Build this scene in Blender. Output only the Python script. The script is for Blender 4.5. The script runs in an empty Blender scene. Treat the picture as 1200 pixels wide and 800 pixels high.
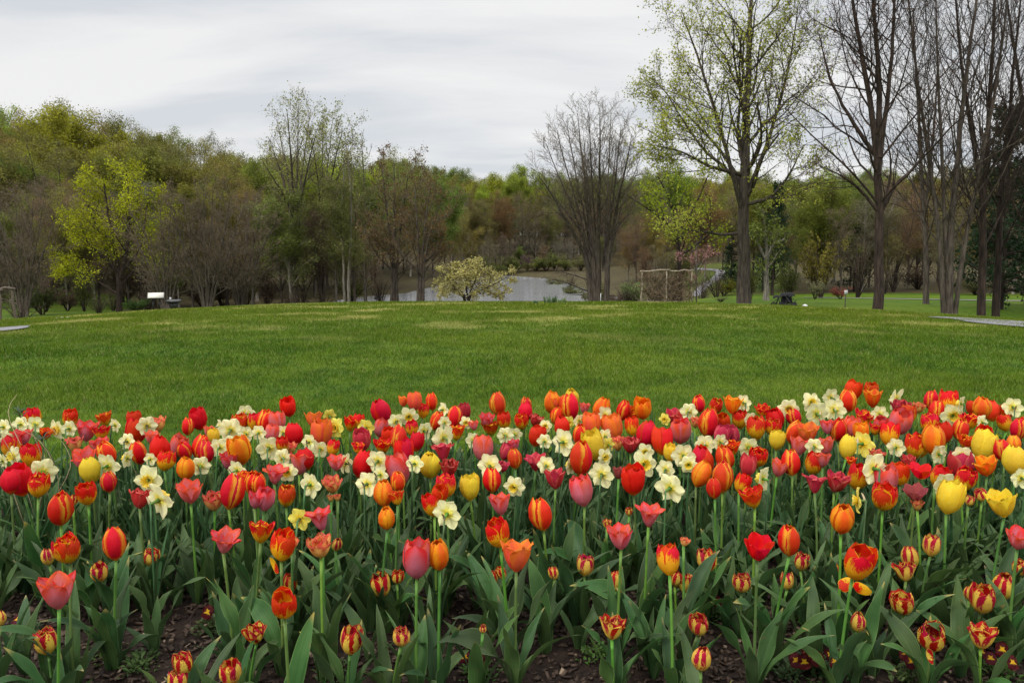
import bpy, math, random
import numpy as np
from mathutils import Vector, Matrix, Euler
R_ = math.radians
scene = bpy.context.scene
COL = scene.collection

# ------------------------------------------------------------------ camera
CAM_H, PITCH, F = 1.2, math.atan(110/900), 900.0
cam = bpy.data.cameras.new('camera'); camo = bpy.data.objects.new('camera', cam); COL.objects.link(camo)
camo.location = (0, 0, CAM_H); camo.rotation_euler = (math.pi/2-PITCH, 0, 0)
cam.sensor_width = 36; cam.lens = 36*F/1200; cam.clip_start = 0.05; cam.clip_end = 3000
cam.dof.use_dof = False
scene.camera = camo
# ------------------------------------------------------------------ sky and light
SUN_EL, SUN_AZ = 50, -135         # azimuth measured clockwise from +Y (view direction)
w = bpy.data.worlds.new('World'); scene.world = w; w.use_nodes = True
nt = w.node_tree; N = nt.nodes; L = nt.links; N.clear()
out = N.new('ShaderNodeOutputWorld'); bg = N.new('ShaderNodeBackground'); bg.inputs[1].default_value = 0.1
sky = N.new('ShaderNodeTexSky'); sky.sky_type = 'NISHITA'; sky.sun_disc = False
sky.sun_elevation = R_(SUN_EL); sky.sun_rotation = R_(SUN_AZ)
tc = N.new('ShaderNodeTexCoord')
# cloud deck: direction projected on a flat layer overhead, so streaks flatten towards the horizon
sep = N.new('ShaderNodeSeparateXYZ'); L.new(tc.outputs['Generated'], sep.inputs[0])
mz = N.new('ShaderNodeMath'); mz.operation = 'MAXIMUM'; mz.inputs[1].default_value = 0.0; L.new(sep.outputs['Z'], mz.inputs[0])
az = N.new('ShaderNodeMath'); az.operation = 'ADD'; az.inputs[1].default_value = 0.16; L.new(mz.outputs[0], az.inputs[0])
dx = N.new('ShaderNodeMath'); dx.operation = 'DIVIDE'; L.new(sep.outputs['X'], dx.inputs[0]); L.new(az.outputs[0], dx.inputs[1])
dy = N.new('ShaderNodeMath'); dy.operation = 'DIVIDE'; L.new(sep.outputs['Y'], dy.inputs[0]); L.new(az.outputs[0], dy.inputs[1])
cmb = N.new('ShaderNodeCombineXYZ'); L.new(dx.outputs[0], cmb.inputs[0]); L.new(dy.outputs[0], cmb.inputs[1])
mp = N.new('ShaderNodeMapping'); mp.inputs['Scale'].default_value = (0.7, 1.7, 1); mp.inputs['Rotation'].default_value = (0, 0, 0.28)
mp.inputs['Location'].default_value = (3.1, 7.7, 0)
L.new(cmb.outputs[0], mp.inputs[0])
nz = N.new('ShaderNodeTexNoise'); nz.inputs['Scale'].default_value = 1.0; nz.inputs['Detail'].default_value = 8; nz.inputs['Roughness'].default_value = 0.5
nz.inputs['Distortion'].default_value = 0.35
L.new(mp.outputs[0], nz.inputs['Vector'])
cr = N.new('ShaderNodeValToRGB'); L.new(nz.outputs['Fac'], cr.inputs[0])
e = cr.color_ramp.elements
e[0].position = 0.38; e[0].color = (6.05, 6.3, 6.65, 1)
e[1].position = 0.60; e[1].color = (7.9, 7.85, 7.8, 1)
m_ = cr.color_ramp.elements.new(0.48); m_.color = (7.0, 7.08, 7.2, 1)
mx = N.new('ShaderNodeMixRGB'); mx.inputs[0].default_value = 0.94
L.new(sky.outputs[0], mx.inputs[1]); L.new(cr.outputs[0], mx.inputs[2])
# an overcast sky is brighter overhead than at the horizon
zr = N.new('ShaderNodeMapRange'); zr.interpolation_type = 'SMOOTHSTEP'; L.new(sep.outputs['Z'], zr.inputs[0])
zr.inputs[1].default_value = .25; zr.inputs[2].default_value = .9; zr.inputs[3].default_value = 1.0; zr.inputs[4].default_value = 3.0
zm = N.new('ShaderNodeVectorMath'); zm.operation = 'SCALE'; L.new(mx.outputs[0], zm.inputs[0]); L.new(zr.outputs[0], zm.inputs['Scale'])
L.new(zm.outputs[0], bg.inputs[0]); L.new(bg.outputs[0], out.inputs[0])
sl = bpy.data.lights.new('sun', 'SUN'); sl.energy = 1.5; sl.angle = R_(10); sl.color = (1, .96, .88)
so = bpy.data.objects.new('sun', sl); COL.objects.link(so)
_d = Vector((math.sin(R_(SUN_AZ))*math.cos(R_(SUN_EL)), math.cos(R_(SUN_AZ))*math.cos(R_(SUN_EL)), math.sin(R_(SUN_EL))))
so.rotation_euler = _d.to_track_quat('Z', 'Y').to_euler()
vs = scene.view_settings; vs.view_transform = 'Standard'; vs.look = 'None'; vs.gamma = 1; vs.use_curve_mapping = False
vs.exposure = 0.2
cy = scene.cycles; cy.max_bounces = 5; cy.diffuse_bounces = 3; cy.glossy_bounces = 2; cy.transmission_bounces = 3
cy.transparent_max_bounces = 4; cy.use_denoising = True; cy.caustics_reflective = False; cy.caustics_refractive = False

# ------------------------------------------------------------------ helpers
def ray(px, py):
    u, v = (px-600)/F, -(py-400)/F
    c, s = math.cos(PITCH), math.sin(PITCH)
    d = Vector((u, c + v*s, -s + v*c))
    return d
def at_z(px, py, z):
    d = ray(px, py); t = (z-CAM_H)/d.z
    return Vector((0, 0, CAM_H)) + d*t
def at_y(px, py, y):
    d = ray(px, py); t = y/d.y
    return Vector((0, 0, CAM_H)) + d*t
def sx(px, y): return (px-600)/F*y/1.0

def tag(o, label=None, cat=None, group=None, kind=None):
    if label: o['label'] = label
    if cat: o['category'] = cat
    if group: o['group'] = group
    if kind: o['kind'] = kind
    return o
def empty(name, loc=(0, 0, 0), parent=None):
    o = bpy.data.objects.new(name, None); COL.objects.link(o); o.location = loc; o.empty_display_size = .05
    if parent: o.parent = parent
    return o
def mesh(name, V, Q=None, T=None, mats=(), uv=None, smooth=True, mi=None, attrs=None):
    V = np.asarray(V, np.float32).reshape(-1, 3)
    me = bpy.data.meshes.new(name)
    Q = np.zeros((0, 4), np.int32) if Q is None else np.asarray(Q, np.int32).reshape(-1, 4)
    T = np.zeros((0, 3), np.int32) if T is None else np.asarray(T, np.int32).reshape(-1, 3)
    me.vertices.add(len(V)); me.vertices.foreach_set('co', V.ravel())
    li = np.concatenate([Q.ravel(), T.ravel()])
    me.loops.add(len(li)); me.loops.foreach_set('vertex_index', li)
    tot = np.concatenate([np.full(len(Q), 4, np.int32), np.full(len(T), 3, np.int32)])
    st = np.concatenate([[0], np.cumsum(tot)[:-1]]).astype(np.int32) if len(tot) else tot
    me.polygons.add(len(tot)); me.polygons.foreach_set('loop_start', st); me.polygons.foreach_set('loop_total', tot)
    if smooth: me.polygons.foreach_set('use_smooth', np.ones(len(tot), bool))
    if mi is not None: me.polygons.foreach_set('material_index', np.asarray(mi, np.int32))
    me.update(calc_edges=True)
    if uv is not None:
        l = me.uv_layers.new(name='UVMap'); l.data.foreach_set('uv', np.asarray(uv, np.float32)[li].ravel())
    for k, a in (attrs or {}).items():
        at = me.attributes.new(k, 'FLOAT', 'POINT'); at.data.foreach_set('value', np.asarray(a, np.float32))
    for m in mats: me.materials.append(m)
    return me
def link(name, me, parent=None, loc=(0, 0, 0), rot=None, scale=None, mat=None):
    o = bpy.data.objects.new(name, me); COL.objects.link(o); o.location = loc
    if rot is not None: o.rotation_euler = rot
    if scale is not None: o.scale = scale if hasattr(scale, '__len__') else (scale,)*3
    if parent: o.parent = parent
    if mat is not None:
        o.material_slots[0].link = 'OBJECT'; o.material_slots[0].material = mat
    return o
class MB:
    """collects pieces of geometry into one mesh"""
    def __init__(s): s.V = []; s.Q = []; s.T = []; s.mq = []; s.mt = []; s.U = []; s.n = 0
    def add(s, V, Q=None, T=None, m=0, uv=None):
        V = np.asarray(V, float).reshape(-1, 3)
        s.V.append(V); s.U.append(np.zeros((len(V), 2)) if uv is None else np.asarray(uv).reshape(-1, 2))
        if Q is not None and len(Q):
            Q = np.asarray(Q).reshape(-1, 4); s.Q.append(Q+s.n); s.mq.append(np.full(len(Q), m))
        if T is not None and len(T):
            T = np.asarray(T).reshape(-1, 3); s.T.append(T+s.n); s.mt.append(np.full(len(T), m))
        s.n += len(V); return s
    def box(s, c, d, rot=None, m=0, bev=0.0):
        x, y, z = [k/2 for k in d]
        V = np.array([(a, b, cc) for a in (-x, x) for b in (-y, y) for cc in (-z, z)])
        if rot is not None: V = V @ np.array(Euler(rot).to_matrix()).T
        V = V + np.array(c)
        return s.add(V, [(0, 1, 3, 2), (4, 6, 7, 5), (0, 4, 5, 1), (2, 3, 7, 6), (0, 2, 6, 4), (1, 5, 7, 3)], m=m)
    def tube(s, pts, r, sides=8, m=0, cap=True):
        P = np.array(pts, float)[None]; r = np.full(P.shape[1], r, float) if np.isscalar(r) else np.array(r, float)
        V, Q = tubes(P, r[None], sides); n = len(V)
        T = []
        if cap:
            V = np.vstack([V, P[0, :1], P[0, -1:]])
            for k in range(sides):
                T.append((n, (k+1) % sides, k)); b = (P.shape[1]-1)*sides
                T.append((n+1, b+k, b+(k+1) % sides))
        return s.add(V, Q, T, m=m)
    def build(s, name, mats=(), smooth=True, uv=False):
        V = np.vstack(s.V)
        Q = np.vstack(s.Q) if s.Q else None; T = np.vstack(s.T) if s.T else None
        mi = np.concatenate(s.mq+s.mt) if (s.mq or s.mt) else None
        if not isinstance(mats, (list, tuple)): mats = [mats]
        return mesh(name, V, Q, T, mats, np.vstack(s.U) if uv else None, smooth, mi)
    def obj(s, name, mats, parent=None, loc=(0, 0, 0), smooth=False, **k):
        return link(name, s.build(name, mats, smooth), parent, loc, **k)
def nrm(a): return a/np.maximum(np.linalg.norm(a, axis=-1, keepdims=True), 1e-9)
def tubes(P, Rr, S):
    """P (N,K,3), Rr (N,K) -> verts, quads for N tapered tubes of S sides"""
    n, K = P.shape[:2]
    Tn = np.empty_like(P); Tn[:, 1:-1] = P[:, 2:]-P[:, :-2]; Tn[:, 0] = P[:, 1]-P[:, 0]; Tn[:, -1] = P[:, -1]-P[:, -2]
    Tn = nrm(Tn)
    mean = nrm(P[:, -1]-P[:, 0]); ref = np.where(np.abs(mean[:, 2:3]) > .8, np.array([[1., 0, 0]]), np.array([[0, 0, 1.]]))
    A = nrm(np.cross(Tn, ref[:, None, :])); B = np.cross(Tn, A)
    a = np.arange(S)*2*math.pi/S
    V = P[:, :, None, :] + Rr[:, :, None, None]*(A[:, :, None, :]*np.cos(a)[None, None, :, None]+B[:, :, None, :]*np.sin(a)[None, None, :, None])
    idx = np.arange(n*K*S).reshape(n, K, S); nx = np.roll(idx, -1, axis=2)
    Q = np.stack([idx[:, :-1], nx[:, :-1], nx[:, 1:], idx[:, 1:]], -1).reshape(-1, 4)
    return V.reshape(-1, 3), Q

# ------------------------------------------------------------------ materials
def mat(name):
    m = bpy.data.materials.new(name); m.use_nodes = True; t = m.node_tree; t.nodes.clear()
    o = t.nodes.new('ShaderNodeOutputMaterial'); b = t.nodes.new('ShaderNodeBsdfPrincipled')
    t.links.new(b.outputs[0], o.inputs[0]); b.inputs['Roughness'].default_value = .7
    b.inputs['Specular IOR Level'].default_value = .3
    return m, t, b, o
class G:
    """small wrapper for node graphs"""
    def __init__(s, t): s.t = t
    def n(s, typ, **k):
        x = s.t.nodes.new(typ)
        for a, b in k.items(): setattr(x, a, b)
        return x
    def set(s, inp, v):
        if hasattr(v, 'default_value') or isinstance(v, bpy.types.NodeSocket): s.t.links.new(v, inp)
        else: inp.default_value = v
    def math(s, op, a, b=0.0, c=None, clamp=False):
        x = s.n('ShaderNodeMath', operation=op); x.use_clamp = clamp
        s.set(x.inputs[0], a); s.set(x.inputs[1], b)
        if c is not None: s.set(x.inputs[2], c)
        return x.outputs[0]
    def mix(s, f, a, b, mode='MIX'):
        x = s.n('ShaderNodeMixRGB', blend_type=mode); s.set(x.inputs[0], f)
        for i, v in ((1, a), (2, b)):
            if isinstance(v, tuple): v = v+(1,) if len(v) == 3 else v
            s.set(x.inputs[i], v)
        return x.outputs[0]
    def ss(s, v, lo, hi):
        x = s.n('ShaderNodeMapRange', interpolation_type='SMOOTHSTEP'); s.set(x.inputs[0], v)
        x.inputs[1].default_value = lo; x.inputs[2].default_value = hi; return x.outputs[0]
    def noise(s, vec, scale, detail=3, rough=.5, sc=None):
        if sc is not None:
            mp = s.n('ShaderNodeMapping'); mp.inputs['Scale'].default_value = sc; s.t.links.new(vec, mp.inputs[0]); vec = mp.outputs[0]
        x = s.n('ShaderNodeTexNoise'); x.inputs['Scale'].default_value = scale; x.inputs['Detail'].default_value = detail; x.inputs['Roughness'].default_value = rough
        s.t.links.new(vec, x.inputs['Vector']); return x.outputs['Fac']
    def bump(s, h, strength, dist=.01):
        x = s.n('ShaderNodeBump'); x.inputs['Strength'].default_value = strength; x.inputs['Distance'].default_value = dist
        s.t.links.new(h, x.inputs['Height']); return x.outputs[0]
    def hsv(s, col, h=.5, sa=1., v=1.):
        x = s.n('ShaderNodeHueSaturation'); s.set(x.inputs['Hue'], h); s.set(x.inputs['Saturation'], sa); s.set(x.inputs['Value'], v); s.set(x.inputs['Color'], col)
        return x.outputs[0]
def thin(t, b, o, col, amount, normal=None):
    """let light through a thin petal or leaf"""
    tr = t.nodes.new('ShaderNodeBsdfTranslucent'); ms = t.nodes.new('ShaderNodeMixShader'); ms.inputs[0].default_value = amount
    t.links.new(col, tr.inputs[0]); t.links.new(b.outputs[0], ms.inputs[1]); t.links.new(tr.outputs[0], ms.inputs[2]); t.links.new(ms.outputs[0], o.inputs[0])

def petal_mat(name, fn, rough=.5, transl=.34, hv=.02, vv=.25):
    m, t, b, o = mat(name); g = G(t)
    uvn = g.n('ShaderNodeUVMap'); sp = g.n('ShaderNodeSeparateXYZ'); t.links.new(uvn.outputs[0], sp.inputs[0])
    U, Vv = sp.outputs[0], sp.outputs[1]
    au = g.math('ABSOLUTE', g.math('MULTIPLY_ADD', U, 2.0, -1.0))
    oi = g.n('ShaderNodeObjectInfo'); rnd = oi.outputs['Random']
    # shift the noise by the object's random number and the petal's position
    off = g.n('ShaderNodeCombineXYZ'); t.links.new(g.math('MULTIPLY', rnd, 37.0), off.inputs[0]); t.links.new(g.math('MULTIPLY', rnd, 91.0), off.inputs[1])
    tcx = g.n('ShaderNodeTexCoord')
    vec = g.n('ShaderNodeVectorMath', operation='ADD'); t.links.new(uvn.outputs[0], vec.inputs[0]); t.links.new(off.outputs[0], vec.inputs[1])
    ob = g.n('ShaderNodeVectorMath', operation='SCALE'); t.links.new(tcx.outputs['Object'], ob.inputs[0]); ob.inputs['Scale'].default_value = 9
    vec2 = g.n('ShaderNodeVectorMath', operation='ADD'); t.links.new(vec.outputs[0], vec2.inputs[0]); t.links.new(ob.outputs[0], vec2.inputs[1])
    feather = g.noise(vec2.outputs[0], 1.0, 3, .6, sc=(13, 1.6, 1))
    broad = g.noise(vec2.outputs[0], 1.0, 2, .5, sc=(4.5, .9, 1)); feather = g.math('MULTIPLY_ADD', broad, .62, g.math('MULTIPLY', feather, .38))
    col = fn(g, U, Vv, au, feather, rnd)
    veins = g.noise(vec2.outputs[0], 1.0, 2, .5, sc=(34, 1.2, 1))
    col = g.mix(g.math('MULTIPLY', g.ss(veins, .35, .72), .34), col, g.hsv(col, .497, 1.05, .55))
    r2 = g.math('FRACT', g.math('MULTIPLY', rnd, 7.31))
    col = g.hsv(col, g.math('MULTIPLY_ADD', rnd, hv, .5-hv/2), 1.0, g.math('MULTIPLY_ADD', r2, vv, 1-vv*.6))
    t.links.new(col, b.inputs['Base Color']); b.inputs['Roughness'].default_value = rough
    t.links.new(g.bump(veins, .5, .003), b.inputs['Normal']); b.inputs['Specular IOR Level'].default_value = .22
    thin(t, b, o, col, transl); return m
def c_red(g, U, V, au, f, r):
    k = g.ss(g.math('ADD', g.math('ADD', au, g.math('MULTIPLY', g.ss(V, .6, 1.0), .28)), g.math('MULTIPLY', f, .5)), .76, 1.22)
    k = g.math('MAXIMUM', k, g.ss(V, .14, .0))
    return g.mix(k, (.80, .018, .008), (.95, .42, .03))
def c_scarlet(g, U, V, au, f, r): return g.mix(g.ss(V, .22, .02), (.78, .012, .006), (.85, .22, .01))
def c_coral(g, U, V, au, f, r):
    k = g.ss(g.math('ADD', g.math('MULTIPLY', au, .45), g.math('ADD', g.math('MULTIPLY', V, .75), g.math('MULTIPLY', f, .3))), .50, 1.15)
    return g.mix(k, (.74, .20, .24), (.88, .085, .040))
def c_salmon(g, U, V, au, f, r):
    k = g.ss(g.math('ADD', g.math('MULTIPLY', au, .6), g.math('ADD', g.math('MULTIPLY', V, .5), g.math('MULTIPLY', f, .3))), .4, 1.0)
    return g.mix(k, (.86, .13, .06), (.95, .22, .03))
def c_rasp(g, U, V, au, f, r):
    k = g.ss(g.math('ADD', au, g.math('MULTIPLY', f, .4)), .7, 1.2)
    return g.mix(k, (.58, .035, .06), (.78, .13, .12))
def c_orange(g, U, V, au, f, r):
    k = g.ss(g.math('ADD', au, g.math('ADD', g.math('MULTIPLY', f, .5), g.math('MULTIPLY', V, .25))), .55, 1.15)
    return g.mix(k, (.88, .15, .008), (.95, .36, .012))
def c_yellow(g, U, V, au, f, r): return g.mix(g.ss(f, .3, .8), (.90, .62, .025), (.93, .72, .08))
def c_flame(g, U, V, au, f, r):
    k = g.ss(g.math('ADD', g.math('MULTIPLY', V, .8), g.math('ADD', g.math('MULTIPLY_ADD', f, .9, g.math('MULTIPLY_ADD', r, .22, -.09)), g.math('MULTIPLY', au, -.22))), .70, .86)
    k = g.math('MULTIPLY', k, g.ss(au, 1.0, .84))
    return g.mix(k, (.93, .50, .015), (.76, .022, .006))
def c_helmar(g, U, V, au, f, r):
    mid = g.ss(au, .22, .48)
    k = g.ss(g.math('ADD', g.math('MULTIPLY', V, .42), g.math('ADD', f, g.math('MULTIPLY_ADD', mid, .30, g.math('MULTIPLY', r, .12)))), .93, .99)
    k = g.math('MULTIPLY', k, g.ss(au, 1.02, .88))
    return g.mix(k, (.88, .62, .09), (.50, .006, .022))
def c_peach(g, U, V, au, f, r):
    k = g.ss(g.math('ADD', g.math('MULTIPLY', au, .5), g.math('ADD', g.math('MULTIPLY', V, .7), g.math('MULTIPLY', f, .3))), .65, 1.15)
    return g.mix(k, (.90, .50, .14), (.85, .14, .09))
def c_dusky(g, U, V, au, f, r): return g.mix(g.ss(f, .3, .7), (.30, .035, .05), (.42, .09, .08))
def c_cream(g, U, V, au, f, r): return g.mix(g.ss(V, .45, .05), (.93, .90, .50), (.86, .76, .10))
def c_dyellow(g, U, V, au, f, r): return g.mix(g.ss(V, .5, .05), (.90, .78, .14), (.85, .62, .04))
def c_trump(g, U, V, au, f, r): return g.mix(g.ss(V, .3, .9), (.86, .58, .03), (.92, .72, .12))
def c_pansy(g, U, V, au, f, r): return g.mix(g.ss(V, .34, .16), (.085, .003, .008), (.85, .50, .02))
PM = {k: petal_mat(n, f) for k, n, f in (
    ('R', 'petal_red_gold_edge', c_red), ('S', 'petal_scarlet', c_scarlet), ('C', 'petal_coral', c_coral), ('M', 'petal_salmon', c_salmon),
    ('K', 'petal_raspberry', c_rasp), ('O', 'petal_orange', c_orange), ('Y', 'petal_yellow', c_yellow), ('F', 'petal_flamed', c_flame),
    ('H', 'petal_crimson_yellow', c_helmar), ('P', 'petal_peach', c_peach), ('U', 'petal_dusky', c_dusky), ('D', 'petal_cream', c_cream),
    ('E', 'petal_daffodil_yellow', c_dyellow), ('T', 'petal_trumpet', c_trump), ('A', 'petal_pansy', c_pansy))}

def green_mat(name, c1, c2, rough=.5, transl=.2, spec=.22, vein=True, tip=None):
    m, t, b, o = mat(name); g = G(t)
    oi = g.n('ShaderNodeObjectInfo'); rnd = oi.outputs['Random']
    uvn = g.n('ShaderNodeUVMap'); tcx = g.n('ShaderNodeTexCoord')
    big = g.noise(tcx.outputs['Object'], 9, 3)
    col = g.mix(g.ss(big, .3, .7), c1, c2)
    if vein:
        v = g.noise(uvn.outputs[0], 1, 2, .5, sc=(46, 1.0, 1))
        col = g.mix(g.math('MULTIPLY', g.ss(v, .42, .62), .5), col, g.hsv(col, .49, .88, 1.55))
        sp3 = g.noise(tcx.outputs['Object'], 60, 3, .6)
        col = g.mix(g.math('MULTIPLY', g.ss(sp3, .66, .72), .6), col, (.12, .10, .04))
        sp = g.n('ShaderNodeSeparateXYZ'); t.links.new(uvn.outputs[0], sp.inputs[0])
        au = g.math('ABSOLUTE', g.math('MULTIPLY_ADD', sp.outputs[0], 2.0, -1.0))
        col = g.mix(g.math('MULTIPLY', g.ss(au, .9, 1.0), .5), col, (.20, .30, .10))
        if tip is not None:
            col = g.mix(g.math('MULTIPLY', g.ss(g.math('ADD', sp.outputs[1], g.math('MULTIPLY', rnd, .12)), 1.0, 1.08), .8), col, tip)
        t.links.new(g.bump(v, .3, .002), b.inputs['Normal'])
    r2 = g.math('FRACT', g.math('MULTIPLY', rnd, 5.7))
    col = g.hsv(col, g.math('MULTIPLY_ADD', rnd, .05, .475), g.math('MULTIPLY_ADD', r2, .2, .85), g.math('MULTIPLY_ADD', r2, .6, .7))
    t.links.new(col, b.inputs['Base Color']); b.inputs['Roughness'].default_value = rough; b.inputs['Specular IOR Level'].default_value = spec
    thin(t, b, o, col, transl); return m
M_LEAF = green_mat('tulip_leaf_green', (.027, .072, .017), (.052, .110, .028), tip=(.35, .25, .08))
M_STRAP = green_mat('daffodil_leaf_green', (.026, .068, .020), (.045, .098, .030))
M_STEM = green_mat('tulip_stem_green', (.085, .19, .028), (.12, .24, .04), vein=False, transl=.05)
M_DSTEM = green_mat('daffodil_stem_green', (.06, .13, .045), (.08, .16, .055), vein=False, transl=.05)
M_HERB = green_mat('low_herb_green', (.04, .08, .016), (.07, .13, .03), vein=False)

def bark_mat(name, c1, c2, sc=(6, 6, .9), bs=.6):
    m, t, b, o = mat(name); g = G(t); tcx = g.n('ShaderNodeTexCoord'); oi = g.n('ShaderNodeObjectInfo')
    n1 = g.noise(tcx.outputs['Object'], 1.6, 6, .65, sc=sc); n2 = g.noise(tcx.outputs['Object'], .7, 3)
    col = g.mix(g.ss(n1, .32, .68), c1, c2); col = g.mix(g.math('MULTIPLY', g.ss(n2, .45, .7), .35), col, g.hsv(col, .53, 1.2, .75))
    col = g.hsv(col, .5, 1, g.math('MULTIPLY_ADD', oi.outputs['Random'], .5, .75))
    t.links.new(col, b.inputs['Base Color']); b.inputs['Roughness'].default_value = .9; b.inputs['Specular IOR Level'].default_value = .15
    t.links.new(g.bump(n1, bs, .05), b.inputs['Normal']); return m
M_BARK = bark_mat('grey_brown_bark', (.040, .032, .026), (.115, .094, .076))
M_BARKD = bark_mat('dark_bark', (.018, .013, .011), (.060, .043, .034))
M_BARKP = bark_mat('pale_bark', (.10, .09, .075), (.30, .27, .22))
M_TWIG = bark_mat('twig_bark', (.095, .074, .052), (.185, .150, .108), bs=.1)
def tint_mat(name, transl=.3, lo=.6, hi=1.35, dead=False):
    """small leaves or buds; hue set per tree through the object's colour"""
    m, t, b, o = mat(name); g = G(t); oi = g.n('ShaderNodeObjectInfo'); geo = g.n('ShaderNodeNewGeometry')
    r = geo.outputs['Random Per Island']
    n = g.noise(geo.outputs['Position'], .45, 2)
    v = g.math('MULTIPLY_ADD', r, hi-lo, lo)
    v = g.math('MULTIPLY', v, g.math('MULTIPLY_ADD', g.ss(n, .35, .65), .5, .72))
    h = g.math('MULTIPLY_ADD', g.math('FRACT', g.math('MULTIPLY', r, 9.7)), .03, .485)
    col = g.hsv(oi.outputs['Color'], h, 1.0, v)
    t.links.new(col, b.inputs['Base Color']); b.inputs['Roughness'].default_value = .6; b.inputs['Specular IOR Level'].default_value = .2
    thin(t, b, o, col, transl); return m
M_TINT = tint_mat('tree_leaf', .45)
def plain(name, c, rough=.6, spec=.3, metal=0, n=0.0, ns=8, bump=0):
    m, t, b, o = mat(name); g = G(t); tcx = g.n('ShaderNodeTexCoord'); no = g.noise(tcx.outputs['Object'], ns, 5, .6)
    col = g.mix(g.ss(no, .3, .7), tuple(k*(1-n) for k in c), tuple(min(1, k*(1+n)) for k in c)); t.links.new(col, b.inputs['Base Color'])
    b.inputs['Roughness'].default_value = rough; b.inputs['Specular IOR Level'].default_value = spec; b.inputs['Metallic'].default_value = metal
    if bump: t.links.new(g.bump(no, bump, .01), b.inputs['Normal'])
    return m
M_BLACK = plain('black_plastic', (.012, .012, .013), .35, .5, n=.2)
M_BFAB = plain('black_fabric', (.018, .018, .02), .8, .2, n=.3)
M_GREY = plain('grey_metal', (.45, .45, .46), .35, .5, n=.1)
M_WHITE = plain('white_board', (.62, .62, .60), .5, n=.05)
M_PANEL = plain('pale_panel', (.55, .53, .46), .4, n=.12, ns=5)
M_BAG = plain('white_sack', (.70, .70, .72), .7, n=.08)
M_WOOD = plain('weathered_wood', (.12, .095, .075), .85, .15, n=.35, ns=14, bump=.4)
M_WOODP = plain('pale_driftwood', (.34, .28, .21), .85, .15, n=.3, ns=14, bump=.4)
M_WOODB = plain('brown_branches', (.17, .12, .078), .85, .15, n=.45, ns=9, bump=.4)
M_STONE = plain('pale_stone', (.6, .57, .5), .8, n=.15)

# ------------------------------------------------------------------ terrain
A_ = 0.00104
def sm(x): x = np.clip(x, 0, 1); return x*x*(3-2*x)
TS = np.array([-.95, -.7, -.45, -.2, 0, .1, .2, .28, .45, .7, .95])
TY = np.array([46, 60, 75, 90, 110, 140, 180, 230, 300, 450, 900.])
TZ = np.array([
 [-4.2, -4.6, -5.0, -5.0, -3.0, 1, 6, 10, 14, 17, 17],
 [-3.5, -4.2, -4.8, -5.0, -3.5, 1, 6, 10, 14, 17, 17],
 [-2.9, -3.9, -5.0, -5.2, -4.6, -1, 4, 9, 14, 17, 17],
 [-2.3, -3.7, -5.0, -5.2, -5.1, -4.4, -1, 5, 9, 13, 14],
 [-2.05, -3.6, -4.9, -5.1, -5.1, -5.0, -4.6, -1.5, 3, 8, 10],
 [-2.05, -3.5, -4.8, -5.1, -5.1, -4.8, -4.0, -1, 4, 8, 10],
 [-2.1, -3.2, -4.2, -4.9, -4.2, -3.2, -2, 0, 4, 8, 10],
 [-2.15, -2.95, -3.7, -4.2, -3.4, -2, -.5, 2, 5, 9, 10],
 [-2.4, -2.95, -3.6, -3.9, -4, -3, 0, 3, 6, 9, 10],
 [-2.7, -3.1, -3.7, -4.0, -4, -3, 0, 3, 6, 9, 10],
 [-3.0, -3.3, -3.8, -4.0, -4, -3, 0, 3, 6, 9, 10]])
POND_Z = -5.4
_pimg = [(395, 352.5), (430, 347.5), (480, 343), (520, 334), (548, 326.5), (590, 322.5), (640, 326.5), (668, 333), (692, 343), (730, 348.5), (775, 350.5)]
POND = [tuple(at_z(a, b, POND_Z)[:2]) for a, b in _pimg] + [(20, 86), (6, 83), (-10, 84), (-22, 87)]
POND = np.array(POND)
def inpoly(x, y, P):
    x = np.asarray(x, float); y = np.asarray(y, float); ins = np.zeros(x.shape, bool); j = len(P)-1
    for i in range(len(P)):
        xi, yi = P[i]; xj, yj = P[j]
        c = ((yi > y) != (yj > y)) & (x < (xj-xi)*(y-yi)/(yj-yi+1e-12)+xi); ins ^= c; j = i
    return ins
def polydist(x, y, P):
    x = np.asarray(x, float); y = np.asarray(y, float); d = np.full(x.shape, 1e9); j = len(P)-1
    for i in range(len(P)):
        ax, ay = P[j]; bx, by = P[i]; dx_, dy_ = bx-ax, by-ay
        t = np.clip(((x-ax)*dx_+(y-ay)*dy_)/(dx_*dx_+dy_*dy_+1e-12), 0, 1)
        d = np.minimum(d, np.hypot(x-ax-t*dx_, y-ay-t*dy_)); j = i
    return d
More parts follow.
